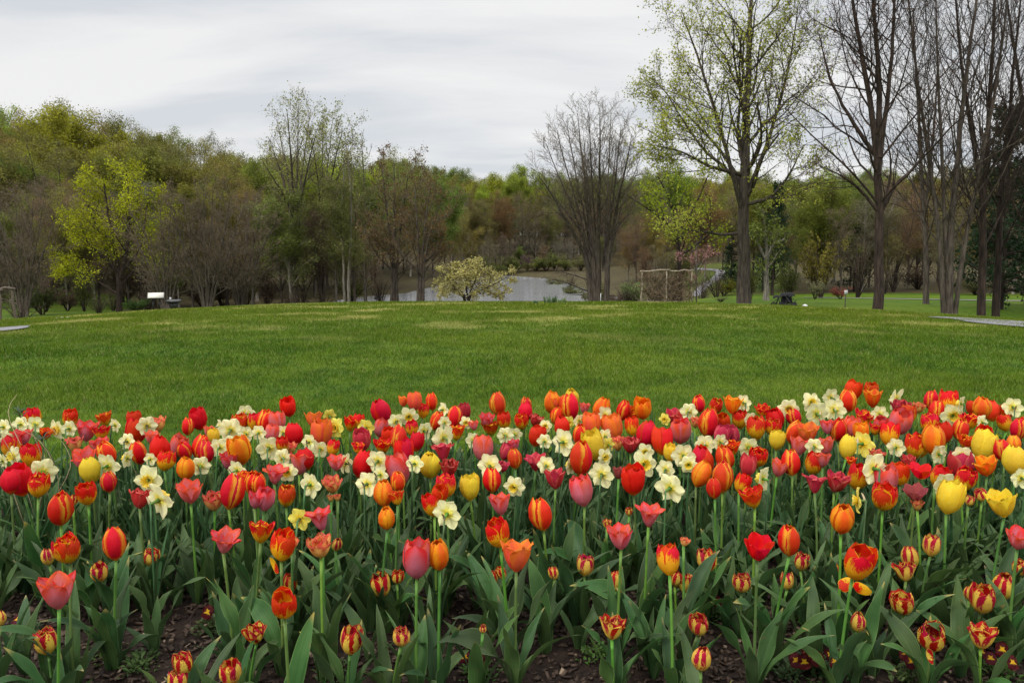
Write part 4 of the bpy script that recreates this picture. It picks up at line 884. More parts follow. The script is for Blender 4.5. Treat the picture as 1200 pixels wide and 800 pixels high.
def iris(px, py, s, label):
    p = hit(px, py, 20); rg = np.random.default_rng(int(px)); n = 46; k = s*p.y/F; mb = MB()
    for i in range(n):
        a = rg.uniform(0, 6.28); r = rg.uniform(0, k*.45); l = rg.uniform(.35, .75)*k; b0 = np.array([math.cos(a)*r, math.sin(a)*r, -.02]); tp = b0+np.array([math.cos(a)*l*.3, math.sin(a)*l*.3, l]); w_ = .03
        c = rg.uniform(0, 3.14); d = np.array([math.cos(c), math.sin(c), 0])*w_
        mb.add([b0-d, b0+d, (b0+tp)/2+d*.8, (b0+tp)/2-d*.8, tp], [(0, 1, 2, 3)], [(3, 2, 4)])
    o = mb.obj('iris_clump', M_STRAP, None, (p.x, p.y, gz(p.x, p.y))); tag(o, label, 'plant')
iris(645, 355.5, 15, 'larger clump of upright green blades in front of the pond'); iris(659, 355.5, 11, 'smaller clump of upright green blades in front of the pond'); iris(627, 356, 7, 'tiny dark green tuft left of the two blade clumps')
for k, (px, D, wp, hp) in enumerate(((672, 112, 40, 18), (700, 104, 44, 18), (728, 98, 44, 20), (650, 140, 30, 14), (668, 128, 34, 20), (690, 118, 30, 24), (745, 92, 40, 26), (770, 90, 40, 30), (790, 95, 36, 26))):
    shrub(px, D, wp, hp, rw2.choice([(.15, .15, .05), (.13, .15, .04), (.17, .17, .06)]), 'olive brush on the right bank of the pond, '+mark(px), k % 3 == 0, name='bank_brush')
# likenesses are told apart by their order from the left
from collections import defaultdict as _dd
_g = _dd(list)
for o in COL.objects:
    if o.get('category') in ('tree', 'shrub'): _g[o['label']].append(o)
ORD = ['first', 'second', 'third', 'fourth', 'fifth', 'sixth', 'seventh', 'eighth', 'ninth', 'tenth', 'eleventh', 'twelfth']
for lab_, v_ in _g.items():
    if len(v_) > 1:
        v_.sort(key=lambda o: o.location.x/o.location.y)
        for o, w_ in zip(v_, ['left', 'right'] if len(v_) == 2 else ORD): o['label'] = w_+(' one, ' if len(v_) == 2 else ' from left, ')+lab_
for o in COL.objects:
    if o.get('category') == 'shrub' and not o.get('group'): o['group'] = 'shrubs round the lawn and pond'
#--- end of landscape
# ------------------------------------------------------------------ flower bed plants
def prof(knots, n):
    xs, ys_ = zip(*knots); t = np.linspace(0, 1, 101); y = np.interp(t, xs, ys_)
    for _ in range(60): y[1:-1] = (y[:-2]+2*y[1:-1]+y[2:])/4
    return np.interp(np.linspace(0, 1, n), t, y)
FORMS = {'egg': [(0, .12), (.10, .62), (.38, 1), (.7, .94), (1, .42)], 'cup': [(0, .12), (.12, .66), (.4, 1), (.75, 1.0), (1, .80)],
         'open': [(0, .12), (.15, .62), (.45, .98), (.8, 1.2), (1, 1.38)], 'flare': [(0, .12), (.2, .6), (.5, .88), (.8, 1.18), (1, 1.75)], 'wide': [(0, .15), (.12, .8), (.35, 1.2), (.7, 1.7), (1, 2.1)]}
SHAPE = [(0, .30), (.2, .82), (.5, 1.0), (.74, .95), (.88, .76), (.96, .48), (1, .12)]
def petal_geo(rg, form, phi, lay, wide, rag, R=.5, H=1.0):
    nu, nv = 9, 12; u = np.linspace(-1, 1, nu); v = np.linspace(0, 1, nv); UU, VV = np.meshgrid(u, v)
    r = prof(FORMS[form], nv)[:, None]*R*lay*rg.uniform(.95, 1.04); wv = prof(SHAPE, nv)[:, None]*R*wide
    ph = phi+UU*wv/np.maximum(r, R*.55)
    Hp = H*rg.uniform(.93, 1.04)*(1 if form in ('egg', 'cup') else .93)
    z = Hp*VV**.95
    edge = .035*rg.uniform(-.3, 1.2)
    rr = r - R*.10*(UU**2)*np.sin(VV*3.14) + edge*R*2*(UU**2)*VV**2 + R*.05*rag*np.sin(UU*6+rg.uniform(0, 6))*VV**3
    # central keel
    rr = rr + R*.045*np.exp(-(UU/.25)**2)*np.sin(VV*2.6)
    z = z - .05*H*(UU**2)*VV + rag*.05*H*VV**3*np.sin(UU*9+rg.uniform(0, 6))
    if form in ('flare', 'wide'): z = z - H*.18*np.clip(VV-.75, 0, 1)**1.3*2
    rr = rr+rg.normal(0, .006, rr.shape)*R
    V = np.stack([rr*np.cos(ph), rr*np.sin(ph), z], -1).reshape(-1, 3)
    tilt = rg.normal(0, .04 if form != 'egg' else .015); ax = np.array(Matrix.Rotation(tilt, 3, Vector((-math.sin(phi), math.cos(phi), 0)))); V = V @ ax.T
    i = np.arange(nu*nv).reshape(nv, nu); Q = np.stack([i[:-1, :-1], i[:-1, 1:], i[1:, 1:], i[1:, :-1]], -1).reshape(-1, 4)
    uv = np.stack([UU*.5+.5, VV], -1).reshape(-1, 2)
    return V, Q, uv
def bloom_parts(seed, form, double=False, rag=0.):
    rg = np.random.default_rng(seed); L_ = []; a0 = 0.
    for k in range(3): L_.append(petal_geo(rg, form, a0+k*2.094+1.047, .90, 1.02, rag))
    for k in range(3): L_.append(petal_geo(rg, form, a0+k*2.094+rg.normal(0, .05), 1.0, .98, rag))
    if double:
        for k in range(4): L_.append(petal_geo(rg, 'cup' if form == 'open' else form, rg.uniform(0, 6.28), .70, .8, rag*1.3, H=rg.uniform(.88, 1.02)))
    return L_
def bloom_mesh(seed, form, double=False, rag=0.):
    mb = MB()
    for V, Q, uv in bloom_parts(seed, form, double, rag): mb.add(V, Q, uv=uv)
    return mb.build('bloom', [PM['S']], True, True)
BF = {}
for form, dbl, rag, key in (('egg', 0, .25, 'egg'), ('cup', 0, .5, 'cup'), ('open', 0, .8, 'open'), ('flare', 0, 1., 'flare'), ('wide', 0, .7, 'wide'), ('cup', 1, 1.8, 'double'), ('open', 1, 1.8, 'dopen')):
    BF[key] = []
    for s in range(7):
        parts = bloom_parts(300+s*13+len(key), form, dbl, rag); mb = MB(); ps = []
        for V, Q, uv in parts: mb.add(V, Q, uv=uv); ps.append(MB().add(V, Q, uv=uv).build('petal', [PM['S']], True, True))
        BF[key].append((mb.build('bloom', [PM['S']], True, True), ps))
def leaf_geo(rg, Lf, Wf, th0, th1, fold, wave, nu=7, nv=14, twist=0.):
    v = np.linspace(0, 1, nv); th = th0+(th1-th0)*v**1.4; ds = Lf/(nv-1)
    x = np.r_[0, np.cumsum(np.sin(th[:-1])*ds)]; z = np.r_[0, np.cumsum(np.cos(th[:-1])*ds)]
    wv = prof([(0, .42), (.15, .68), (.42, 1), (.7, .80), (.88, .42), (1, .03)], nv)*Wf/2
    u = np.linspace(-1, 1, nu); UU, VV = np.meshgrid(u, v); fo = fold*(1-.55*VV)
    side = UU*wv[:, None]*np.cos(fo); inw = np.abs(UU)**1.3*wv[:, None]*np.sin(fo)
    inw = inw+wave*np.sin(VV*rg.uniform(8, 13)+rg.uniform(0, 6)+UU*1.2)*np.abs(UU)**1.5*np.sin(VV*3.14)
    # inward normal: perpendicular to the midrib, towards the stem
    nx = -np.cos(th)[:, None]; nz_ = np.sin(th)[:, None]
    tw = twist*VV
    X = x[:, None]+nx*(inw*np.cos(tw)-side*np.sin(tw)*0)+0*UU; Yy = side*np.cos(tw)+rg.uniform(-.03, .03)*VV**2*Lf; Z = z[:, None]+nz_*inw+side*np.sin(tw)
    i = np.arange(nu*nv).reshape(nv, nu); Q = np.stack([i[:-1, :-1], i[:-1, 1:], i[1:, 1:], i[1:, :-1]], -1).reshape(-1, 4)
    return np.stack([X+.004, Yy, Z], -1).reshape(-1, 3), Q, np.stack([UU*.5+.5, VV], -1).reshape(-1, 2)
rgl = np.random.default_rng(50)
def rleaf(rg, big=1.):
    return leaf_geo(rg, rg.uniform(.20, .31)*big, rg.uniform(.028, .062)*big, rg.uniform(.03, .36), rg.uniform(.4, 1.9), rg.uniform(.35, .9), rg.uniform(.004, .014), twist=rg.uniform(-1.1, 1.1))
LEAVES = [MB().add(*(lambda a: (a[0], a[1]))(g_), uv=g_[2]).build('leaf', [M_LEAF], True, True) for g_ in (rleaf(rgl) for _ in range(34))]
def rstrap(rg): return leaf_geo(rg, rg.uniform(.28, .40), rg.uniform(.010, .015), rg.uniform(.0, .16), rg.uniform(.15, .75), .3, .0005, nu=3, nv=9, twist=rg.uniform(-2, 2))
STRAPS = [MB().add(a[0], a[1], uv=a[2]).build('leaf', [M_STRAP], True, True) for a in (rstrap(rgl) for _ in range(12))]
STEMS = []
for k in range(10):
    ox, oy = rgl.normal(0, .022, 2); P = [(0, 0, 0), (ox*.1, oy*.1, .3), (ox*.55, oy*.4, .7), (ox, oy, 1.0)]
    STEMS.append((MB().tube(resample(P, 8), [.0042]*4+[.0038]*3+[.0044], 7).build('stem', [M_STEM], True), ox, oy))
DST = []
for k in range(4):
    ox, oy = rgl.normal(0, .012, 2); P = [(0, 0, 0), (ox*.1, oy*.1, .3), (ox*.55, oy*.4, .7), (ox, oy, 1.0)]
    DST.append((MB().tube(resample(P, 8), .0030, 6).build('stem', [M_DSTEM], True), ox, oy))
# daffodil head: origin at the neck, facing along +Z
def daff(seed):
    rg = np.random.default_rng(seed); mb = MB(); nu, nv = 7, 8
    for k in range(6):
        inner = k % 2; u = np.linspace(-1, 1, nu); v = np.linspace(0, 1, nv); UU, VV = np.meshgrid(u, v); Lp = .040*rg.uniform(.92, 1.06); Wp = .0185 if not inner else .0165
        wv = prof([(0, .38), (.25, .85), (.55, 1.0), (.8, .8), (.93, .45), (1, .04)], nv)[:, None]*Wp
        r = .004+VV*Lp; s = UU*wv; z = .022+.002*inner+.004*np.sin(VV*3)*rg.uniform(-.6, 1.6)-.006*VV**2*rg.uniform(-1, 2)+.0035*np.sin(UU*3+rg.uniform(0, 6))*VV+.003*UU**2*rg.uniform(-1, 1)
        a = k*math.pi/3+rg.normal(0, .06); X = r*math.cos(a)-s*math.sin(a); Y = r*math.sin(a)+s*math.cos(a)
        i = np.arange(nu*nv).reshape(nv, nu); Q = np.stack([i[:-1, :-1], i[:-1, 1:], i[1:, 1:], i[1:, :-1]], -1).reshape(-1, 4)
        mb.add(np.stack([X, Y, z+0*X], -1), Q, uv=np.stack([UU*.5+.5, VV], -1))
    per = mb.build('bloom', [PM['D']], True, True)
    K, J = 36, 7; V = []; uv = []
    ph = rg.uniform(0, 6)
    for j in range(J):
        f = j/(J-1)
        for i in range(K):
            a = 2*math.pi*i/K; rr = .008+.009*f**.8+.0022*f**2*math.sin(a*9+ph)+.0012*f*math.sin(a*4+ph); V.append((rr*math.cos(a), rr*math.sin(a), .023+.017*f+.0015*f*math.sin(a*7+ph))); uv.append((.5, f))
    Q = [(j*K+i, j*K+(i+1) % K, (j+1)*K+(i+1) % K, (j+1)*K+i) for j in range(J-1) for i in range(K)]
    tr = MB().add(V, Q, uv=uv).build('trumpet', [PM['T']], True, True)
    tb = MB().tube([(0, 0, 0), (0, 0, .006), (0, 0, .012), (0, 0, .024)], [.0030, .0042, .0032, .0065], 9).build('tube', [M_STEM], True)
    return per, tr, tb
DAF = [daff(s) for s in range(4)]
sp_ = MB().add(*(leaf_geo(rgl, .04, .009, .3, 1.2, .6, 0, nu=3, nv=6)[:2])).build('spathe', [plain('papery_spathe', (.42, .33, .20), .8)], True)

# variety, photograph column, row, width in the photograph; optional form
BL = '''
F 41 489 17|D 41 497 15|D 4 500 15|D 10 515 15|C 26 513 23|F 53 508 14|D 68 503 20|D 81 502 16|F 81 490 16|C 100 505 26 open|F 124 491 17|D 135 498 14|S 157 492 17|F 119 508 18|P 88 521 18|C 99 537 28 open|C 120 522 22|R 131 530 20
S 156 506 24|D 172 499 20|P 187 497 18|C 178 513 18|S 185 527 23|C 204 523 21|R 165 530 19|D 149 537 16 side|F 192 541 20|D 176 538 13|D 126 546 26|Y 108 551 23|R 128 565 18|F 103 578 21|D 50 553 26|S 12 565 20|S 26 563 28|F 44 570 22|R 70 596 27|H 85 586 11
F 37 534 21|F 12 524 20|D 16 534 19|D 3 540 14|O 217 549 21|C 223 576 32|D 175 562 29|D 186 586 35|K 163 585 23|S 235 491 20|R 219 500 14|C 246 507 18|Y 251 511 14|R 231 524 20|R 220 527 17|R 242 530 19|D 270 504 26|D 257 524 20|D 288 484 18|F 281 496 18|F 297 495 16
D 288 508 16|O 285 527 27|C 268 540 22|D 278 551 22|F 285 562 17|R 267 577 30|P 251 588 23|R 296 565 20|C 298 586 21
H 57 652 16|F 82 644 26|R 135 638 26|H 116 670 21|H 177 654 20|C 68 694 46 open|C 261 634 38 flare|H 56 753 28|H 216 779 24|H 207 798 22|H 272 787 27|H 301 742 27|H 0 725 14|F 305 624 29
S 339 477 19|R 308 494 20|C 326 494 19|M 367 491 21 open|E 386 487 15|C 316 508 17|S 346 509 21|M 375 508 26|E 394 501 22|F 410 497 18|F 419 494 15|E 429 501 19|C 444 502 17|F 331 521 15|P 341 525 14|F 388 525 15|D 315 525 26|C 350 543 32|S 361 538 20
D 405 543 20 side|C 394 542 22|S 422 545 25|D 443 540 25|D 430 567 26|D 446 556 20|C 472 550 32|K 424 516 22|F 419 525 15|S 452 481 24|D 464 494 18|D 479 488 21|M 472 470 15|M 486 471 18|R 507 471 15|F 495 482 14|D 519 480 16|R 508 493 17|R 532 490 20|K 546 482 16|D 546 495 14
C 556 498 14|C 571 492 20|R 586 474 21|F 592 493 17|F 484 502 15|D 497 505 21|F 535 507 20|F 576 502 20|R 465 514 21|S 457 511 18|F 449 523 20|S 487 518 18|S 473 531 24|D 520 513 27|K 520 529 28 flare|D 555 516 19|C 566 526 25|D 592 510 19|K 589 529 16|Y 504 544 26|K 526 549 22|D 574 546 28|R 577 563 22
K 589 547 15|Y 551 572 25|R 467 564 18|O 450 579 24|F 466 584 17|F 524 570 23|F 512 579 20|F 509 592 22|D 524 602 32|O 454 607 20 egg|C 378 608 34 flare|D 364 568 27|E 351 608 24|F 335 582 21|P 390 568 21|C 321 556 28 flare|C 309 585 22|R 302 567 19|C 588 591 30|F 586 625 27|P 388 584 9|P 396 583 8
F 329 640 28|P 342 637 15|P 376 641 30|H 393 636 14|H 341 682 19|F 333 706 31|H 410 751 28|H 470 747 21|H 448 686 25|H 465 676 16|C 488 656 37|O 515 650 26 egg|H 566 737 9|H 580 676 13|H 591 671 13|M 605 652 45 open
R 617 474 14|S 616 483 18|F 612 494 17|K 625 492 16|O 646 472 20|M 653 471 17|Y 671 466 18|R 669 477 24|R 651 487 17|O 699 478 20|C 684 478 14|R 727 481 17|F 741 486 18|O 754 478 22|D 709 486 19|E 666 495 15|D 679 493 15|S 659 500 19|M 695 497 23|M 720 502 27|F 742 500 17|S 756 509 25
R 679 510 19|D 660 518 29|S 626 511 21|D 638 517 17|D 603 509 17|C 604 521 15|R 680 538 28|Y 700 522 27|E 713 521 16|P 725 520 17|K 739 522 21|S 776 518 27|C 798 505 25|K 791 489 24|E 779 491 13|D 807 482 19|R 821 473 15|F 836 476 16|P 814 495 13|R 830 496 24|F 849 494 18|O 857 474 24 open|D 871 472 18
F 868 492 18|F 887 503 23|F 893 481 16|D 879 491 15|K 842 509 20|K 861 510 18|D 826 521 22|D 844 518 18|F 859 525 18|D 877 524 22|F 888 536 21|D 801 534 26|Y 785 531 16|S 822 541 28|R 852 537 22|O 816 555 23 egg|R 847 560 26|K 876 546 20|F 866 566 18|R 838 573 18|F 885 583 27|D 894 561 26
D 754 544 29|S 743 563 28|U 725 554 18|D 705 556 28|D 785 572 33|K 628 541 26 flare|K 651 561 27|C 685 576 30|R 604 538 18|D 603 570 24|R 637 603 30|C 760 604 35 flare|C 728 630 34|H 711 614 12|H 737 600 10|P 801 635 11|S 888 642 35 open
H 685 664 23|H 650 672 14|H 721 682 18|F 785 658 29|H 791 677 17|H 803 684 24|H 829 658 25|H 869 684 22|H 717 737 31|H 819 732 25|H 821 771 25
S 997 458 19|R 995 470 20|F 1020 458 16|O 1023 467 23 open|D 950 471 20|D 974 466 20|D 957 485 26|D 978 480 23|D 924 479 21|D 1051 468 22|R 1092 469 16|F 1111 471 20|D 1126 473 15|O 1151 478 20 egg|S 1164 482 18|S 1140 478 13|F 1178 484 18|D 1187 477 18|K 1055 479 22|F 1065 486 18|P 1076 478 13
S 911 491 21|R 934 488 18|D 915 482 15|F 905 501 18|R 926 505 21|M 946 508 27|C 935 523 24|Y 910 516 18|C 970 500 19|R 982 504 20|C 994 500 20|F 1010 490 21|O 1010 506 18|F 1025 503 14|F 1041 509 21|D 1031 485 17|C 1051 494 25|C 1030 496 16|F 1090 497 19|R 1096 482 17|D 1116 487 24|F 1136 494 20|R 1125 504 18|S 1110 507 19
F 1180 496 16|R 1193 502 18|O 1095 516 26 egg|F 1074 524 26|Y 1149 522 27|F 1132 518 18|S 1152 508 18|R 1178 528 19|O 1190 520 15|Y 1191 541 26|K 1166 521 15|C 969 523 23|Y 992 524 20|E 1011 520 23 side|C 911 548 23|R 929 543 22|F 950 543 21|C 964 539 20|F 998 541 12|F 1002 558 23|D 1024 549 32|P 1025 534 17
K 955 567 30 flare|K 978 565 26|C 1037 562 27|F 1056 556 21|S 1079 552 30 wide|F 1096 557 20|K 1065 541 17|K 1128 545 30|F 1126 561 23|O 1157 546 29 open|D 1106 567 24|Y 1110 583 32|Y 1178 591 36 open|U 1073 577 26 wide|P 1075 592 13|F 1035 583 29|E 1006 586 23 side|O 986 608 29|H 1135 587 12|H 1151 580 14|D 1197 560 20
R 926 634 25|H 938 659 20|H 923 682 18|F 1000 657 36|H 979 668 11|H 1005 729 19|H 1062 671 25|H 1070 654 22|H 1060 706 27|H 1091 640 21|H 1092 744 31|H 1150 700 29|H 1136 695 13|H 1176 686 25|H 1150 747 31|C 1193 631 29|H 1196 666 17
'''
VAR = {'R': ('red tulip with thin gold petal edges', 'egg', .063, .40), 'S': ('scarlet tulip', 'cup', .068, .40), 'C': ('coral pink tulip', 'cup', .072, .40), 'M': ('salmon orange tulip', 'cup', .072, .40), 'K': ('raspberry pink tulip', 'open', .070, .39),
       'O': ('orange tulip', 'cup', .066, .41), 'Y': ('yellow tulip', 'egg', .066, .40), 'F': ('yellow tulip flamed with red', 'double', .062, .39), 'H': ('short cream-yellow tulip streaked crimson', 'double', .058, .24),
       'P': ('peach and pink double tulip', 'double', .055, .37), 'U': ('wilting dusky maroon tulip', 'open', .062, .39)}
items = []
for row in BL.strip().replace('\n', '|').split('|'):
    q = row.split(); items.append(dict(k=q[0], x=float(q[1]), y=float(q[2]), w=float(q[3]), f=q[4] if len(q) > 4 else None))
# half-hidden blooms in the thick of the band
_rx = random.Random(44); _nt = sum(1 for i in items if i['k'] not in 'DE')
for kk, cnt in (('D', 26), ('T', max(0, 299-_nt))):
    n_ = 0; tries_ = 0
    while n_ < cnt and tries_ < 4000:
        tries_ += 1; x = _rx.uniform(5, 1195); y = _rx.uniform(492, 556); wd_ = 13+(y-480)*.11
        if any(abs(i['x']-x) < 11 and abs(i['y']-y) < 10 for i in items): continue
        items.append(dict(k='D' if kk == 'D' else _rx.choice('RSFCKRFSOP'), x=round(x), y=round(y), w=wd_, f=None)); n_ += 1
SHORT = {'R': 'gold-edged red', 'S': 'scarlet', 'C': 'coral', 'M': 'salmon', 'K': 'raspberry', 'O': 'orange', 'Y': 'yellow', 'F': 'flamed', 'H': 'crimson-streaked', 'P': 'peach', 'U': 'wilting maroon', 'D': 'cream daffodil', 'E': 'yellow daffodil'}
FORMW = {'egg': 'closed', 'cup': 'half-open', 'open': 'open', 'flare': 'flared', 'wide': 'wide-open', 'double': '', 'dopen': ''}
LM = [(0, 'at the left edge'), (45, 'below the rustic arbor'), (90, 'below the bright lime tree'), (165, 'below the sign board'), (215, 'below the brown thicket'), (290, 'left of the tall sparse trees'), (330, 'below the tallest sparse tree'), (370, 'below the second sparse tree'),
      (410, 'below the pale slim stems'), (445, 'below the first russet tree'), (485, 'below the second russet tree'), (520, 'below the dogwood'), (570, 'right of the dogwood'), (615, 'below the pond'), (655, 'left of the vase-shaped tree'), (690, 'below the vase-shaped tree'), (725, 'left of the twig fence'),
      (752, 'below the twig fence'), (785, 'below the pink cherry'), (825, 'left of the stout grey trunk'), (862, 'below the stout grey trunk'), (895, 'below the strollers'), (935, 'below the white sack'), (970, 'below the small sign post'), (1005, 'below the forked bare tree'), (1045, 'right of the forked bare tree'),
      (1090, 'below the many-stemmed tree'), (1130, 'below the near-black trunks'), (1165, 'near the right edge'), (1185, 'at the right edge')]
def lm(x):
    r = LM[0][1]
    for a, b in LM:
        if x >= a: r = b
    return r
def rowword(y): return 'back row' if y < 488 else 'second row' if y < 512 else 'middle rows' if y < 545 else 'front of the crowd' if y < 600 else 'sparse front' if y < 700 else 'bottom edge'
rgb_ = random.Random(21)
for it in items:
    k = it['k']
    if k in 'DE': it['form'] = it['f']
    else:
        f = it['f'] or VAR[k][1]
        if not it['f']:
            if k in 'CM': f = rgb_.choice(['cup', 'open', 'open'])
            if k == 'K': f = rgb_.choice(['cup', 'open', 'dopen'])
            if k == 'Y': f = rgb_.choice(['egg', 'cup', 'cup'])
            if k == 'O': f = rgb_.choice(['egg', 'cup'])
            if k == 'F': f = rgb_.choice(['double', 'cup', 'cup', 'dopen'])
            if k == 'P': f = 'dopen'
            if k == 'H': f = rgb_.choice(['double', 'cup', 'egg', 'double', 'dopen'])
            if k == 'S': f = rgb_.choice(['cup', 'cup', 'egg'])
        it['form'] = f
# every label: look, place below a landmark, row, then what stands next to it
used = {}
def label_of(it, lvl):
    k = it['k']
    if k in 'DE': base = ('cream' if k == 'D' else 'yellow')+(' daffodil side-on' if it['form'] == 'side' else ' daffodil')
    elif k in 'HPU': base = {'H': 'short crimson-streaked tulip', 'P': 'peach double tulip', 'U': 'wilting maroon tulip'}[k]
    else: base = (FORMW[it['form']]+' '+{'R': 'gold-edged red', 'F': 'red-flamed yellow'}.get(k, SHORT[k])+' tulip').strip()
    s = base+' '+lm(it['x'])+', '+rowword(it['y'])
    if lvl >= 1:
        o = [j for j in items if j is not it]; same = [j for j in o if j['k'] == k]
        nb = min(o, key=lambda j: (j['x']-it['x'])**2+(j['y']-it['y'])**2); dx_, dy_ = nb['x']-it['x'], nb['y']-it['y']
        rel = ('left of' if dx_ > 0 else 'right of') if abs(dx_) > abs(dy_) else ('behind' if dy_ > 0 else 'before')
        s = base+', '+rowword(it['y'])+' '+lm(it['x'])+', '+rel+' '+SHORT[nb['k']]
    return s
labs = [label_of(i, 0) for i in items]
for n_, it in enumerate(items):
    if labs.count(labs[n_]) > 1: it['label'] = label_of(it, 1)
    else: it['label'] = labs[n_]
from collections import defaultdict
dd = defaultdict(list)
for it in items: dd[it['label']].append(it)
for lab, v in dd.items():
    if len(v) > 1:
        hor = max(i['x'] for i in v)-min(i['x'] for i in v) >= max(i['y'] for i in v)-min(i['y'] for i in v)
        v.sort(key=lambda i: i['x'] if hor else i['y']); wd = (['left', 'right'] if hor else ['upper', 'lower']) if len(v) == 2 else (['leftmost', 'middle', 'rightmost'] if hor else ['topmost', 'middle', 'lowest'])
        for i, w_ in zip(v, wd+['next']*9): i['label'] = w_+' '+lab
for it in items:
    if len(it['label'].replace(',', ' ').split()) > 16: it['label'] = it['label'].replace(' the ', ' ')
occ = []
M_STAM = plain('dark_stamen', (.02, .012, .02), .6)
def put_leaves(root, n, big, rr, kinds=LEAVES):
    a0 = rr.uniform(0, 6.28)
    for k in range(n):
        s = big*rr.uniform(.75, 1.12)
        link('leaf', rr.choice(kinds), root, (0, 0, .0), (0, 0, a0+k*6.283/n+rr.uniform(-.5, .5)), (s, s, s*rr.uniform(.85, 1.1)))
rf = random.Random(5)
def add_tulip(it):
    k = it['k']; name, _, wnom, zc = VAR[k]; zc = zc+rf.uniform(-.02, .02)
    if k == 'H':
        zc = .20+.0*it['y']+rf.uniform(-.02, .03)
        if it['y'] < 600: zc = .34
        elif it['y'] < 645: zc = .28
    if it['y'] < 482: zc += .03
    p = at_z(it['x'], it['y'], zc); dist = (p-Vector((0, 0, CAM_H))).length; W_ = it['w']*dist/F*math.cos(math.atan((it['x']-600)/F)*.8)
    W_ = W_*(.86 if k == 'H' else .90 if it['w'] > 28 else .98); p = at_z(it['x'], it['y'], zc)
    form = it['form']; fw = {'egg': 1.0, 'cup': 1.0, 'open': 1.38, 'flare': 1.65, 'wide': 1.9, 'double': 1.0, 'dopen': 1.25}[form]
    R = W_/fw; H = R*{'egg': 1.36, 'cup': 1.26, 'open': 1.25, 'flare': 1.45, 'wide': 1.3, 'double': 1.08, 'dopen': 1.15}[form]*rf.uniform(.95, 1.08)
    if k == 'R': H *= 1.04
    st, ox, oy = rf.choice(STEMS)
    tilt = (rf.gauss(0, .15), rf.gauss(0, .15), rf.uniform(0, 6.28))
    if form in ('open', 'flare', 'wide', 'dopen'): tilt = (rf.uniform(.0, .25), rf.gauss(0, .12), tilt[2])
    zb = p.z-H*.48
    base = Vector((p.x-ox, p.y-oy, 0)); base.z = gz(base.x, base.y); hgt = zb-base.z
    root = empty('tulip', base); tag(root, it['label'], 'tulip', 'tulips of the flower bed')
    link('stem', st, root, (0, 0, 0), None, (1, 1, hgt+.004))
    me, ps = rf.choice(BF[form]); loc = (ox, oy, hgt); 
    if it['w'] >= 24:
        b = empty('bloom', loc, root); b.rotation_euler = tilt; b.scale = (R, R, H)
        for pm_ in ps: link('petal', pm_, b, mat=PM[k])
    else:
        link('bloom', me, root, loc, tilt, (R, R, H), mat=PM[k])
    n = rf.choice([4, 5]) if p.y < 2.6 else 3
    put_leaves(root, n, (1.0 if k != 'H' else .88)*(1.10 if p.y < 2.6 else 1.08), rf)
    occ.append((base.x, base.y))
def add_daffodil(it):
    k = it['k']; zc = .40+rf.uniform(-.02, .03)+(.03 if it['y'] < 482 else 0); p = at_z(it['x'], it['y'], zc); dist = (p-Vector((0, 0, CAM_H))).length
    W_ = it['w']*dist/F*1.07; s = W_/.084
    if it['form'] == 'side': h = rf.choice([-1, 1])*rf.uniform(1.0, 1.4); s *= 1.1
    else: h = rf.uniform(-.75, .75) if rf.random() < .8 else math.pi+rf.uniform(-.6, .6)
    el = rf.uniform(-.15, .15)
    ax = Vector((math.sin(h)*math.cos(el), math.cos(h)*math.cos(el), math.sin(el)))
    neck = p-ax*.022*s; st, ox, oy = rf.choice(DST)
    base = Vector((neck.x-ox, neck.y-oy, 0)); base.z = gz(base.x, base.y); hgt = neck.z-base.z
    root = empty('daffodil', base); tag(root, it['label'], 'daffodil', 'daffodils of the flower bed')
    link('stem', st, root, (0, 0, 0), None, (1, 1, hgt+.002))
    per, tr, tb = rf.choice(DAF); q = ax.to_track_quat('Z', 'Y').to_euler()
    b = link('bloom', per, root, (ox, oy, hgt), q, s, mat=PM[k]); b.rotation_mode = 'XYZ'
    link('trumpet', tr, b); link('tube', tb, b)
    if it['w'] > 17: link('spathe', sp_, root, (ox, oy, hgt-.012), (0, 0, rf.uniform(0, 6.28)))
    put_leaves(root, 5, 1.0, rf, STRAPS); occ.append((base.x, base.y))
for it in items:
    (add_daffodil if it['k'] in 'DE' else add_tulip)(it)
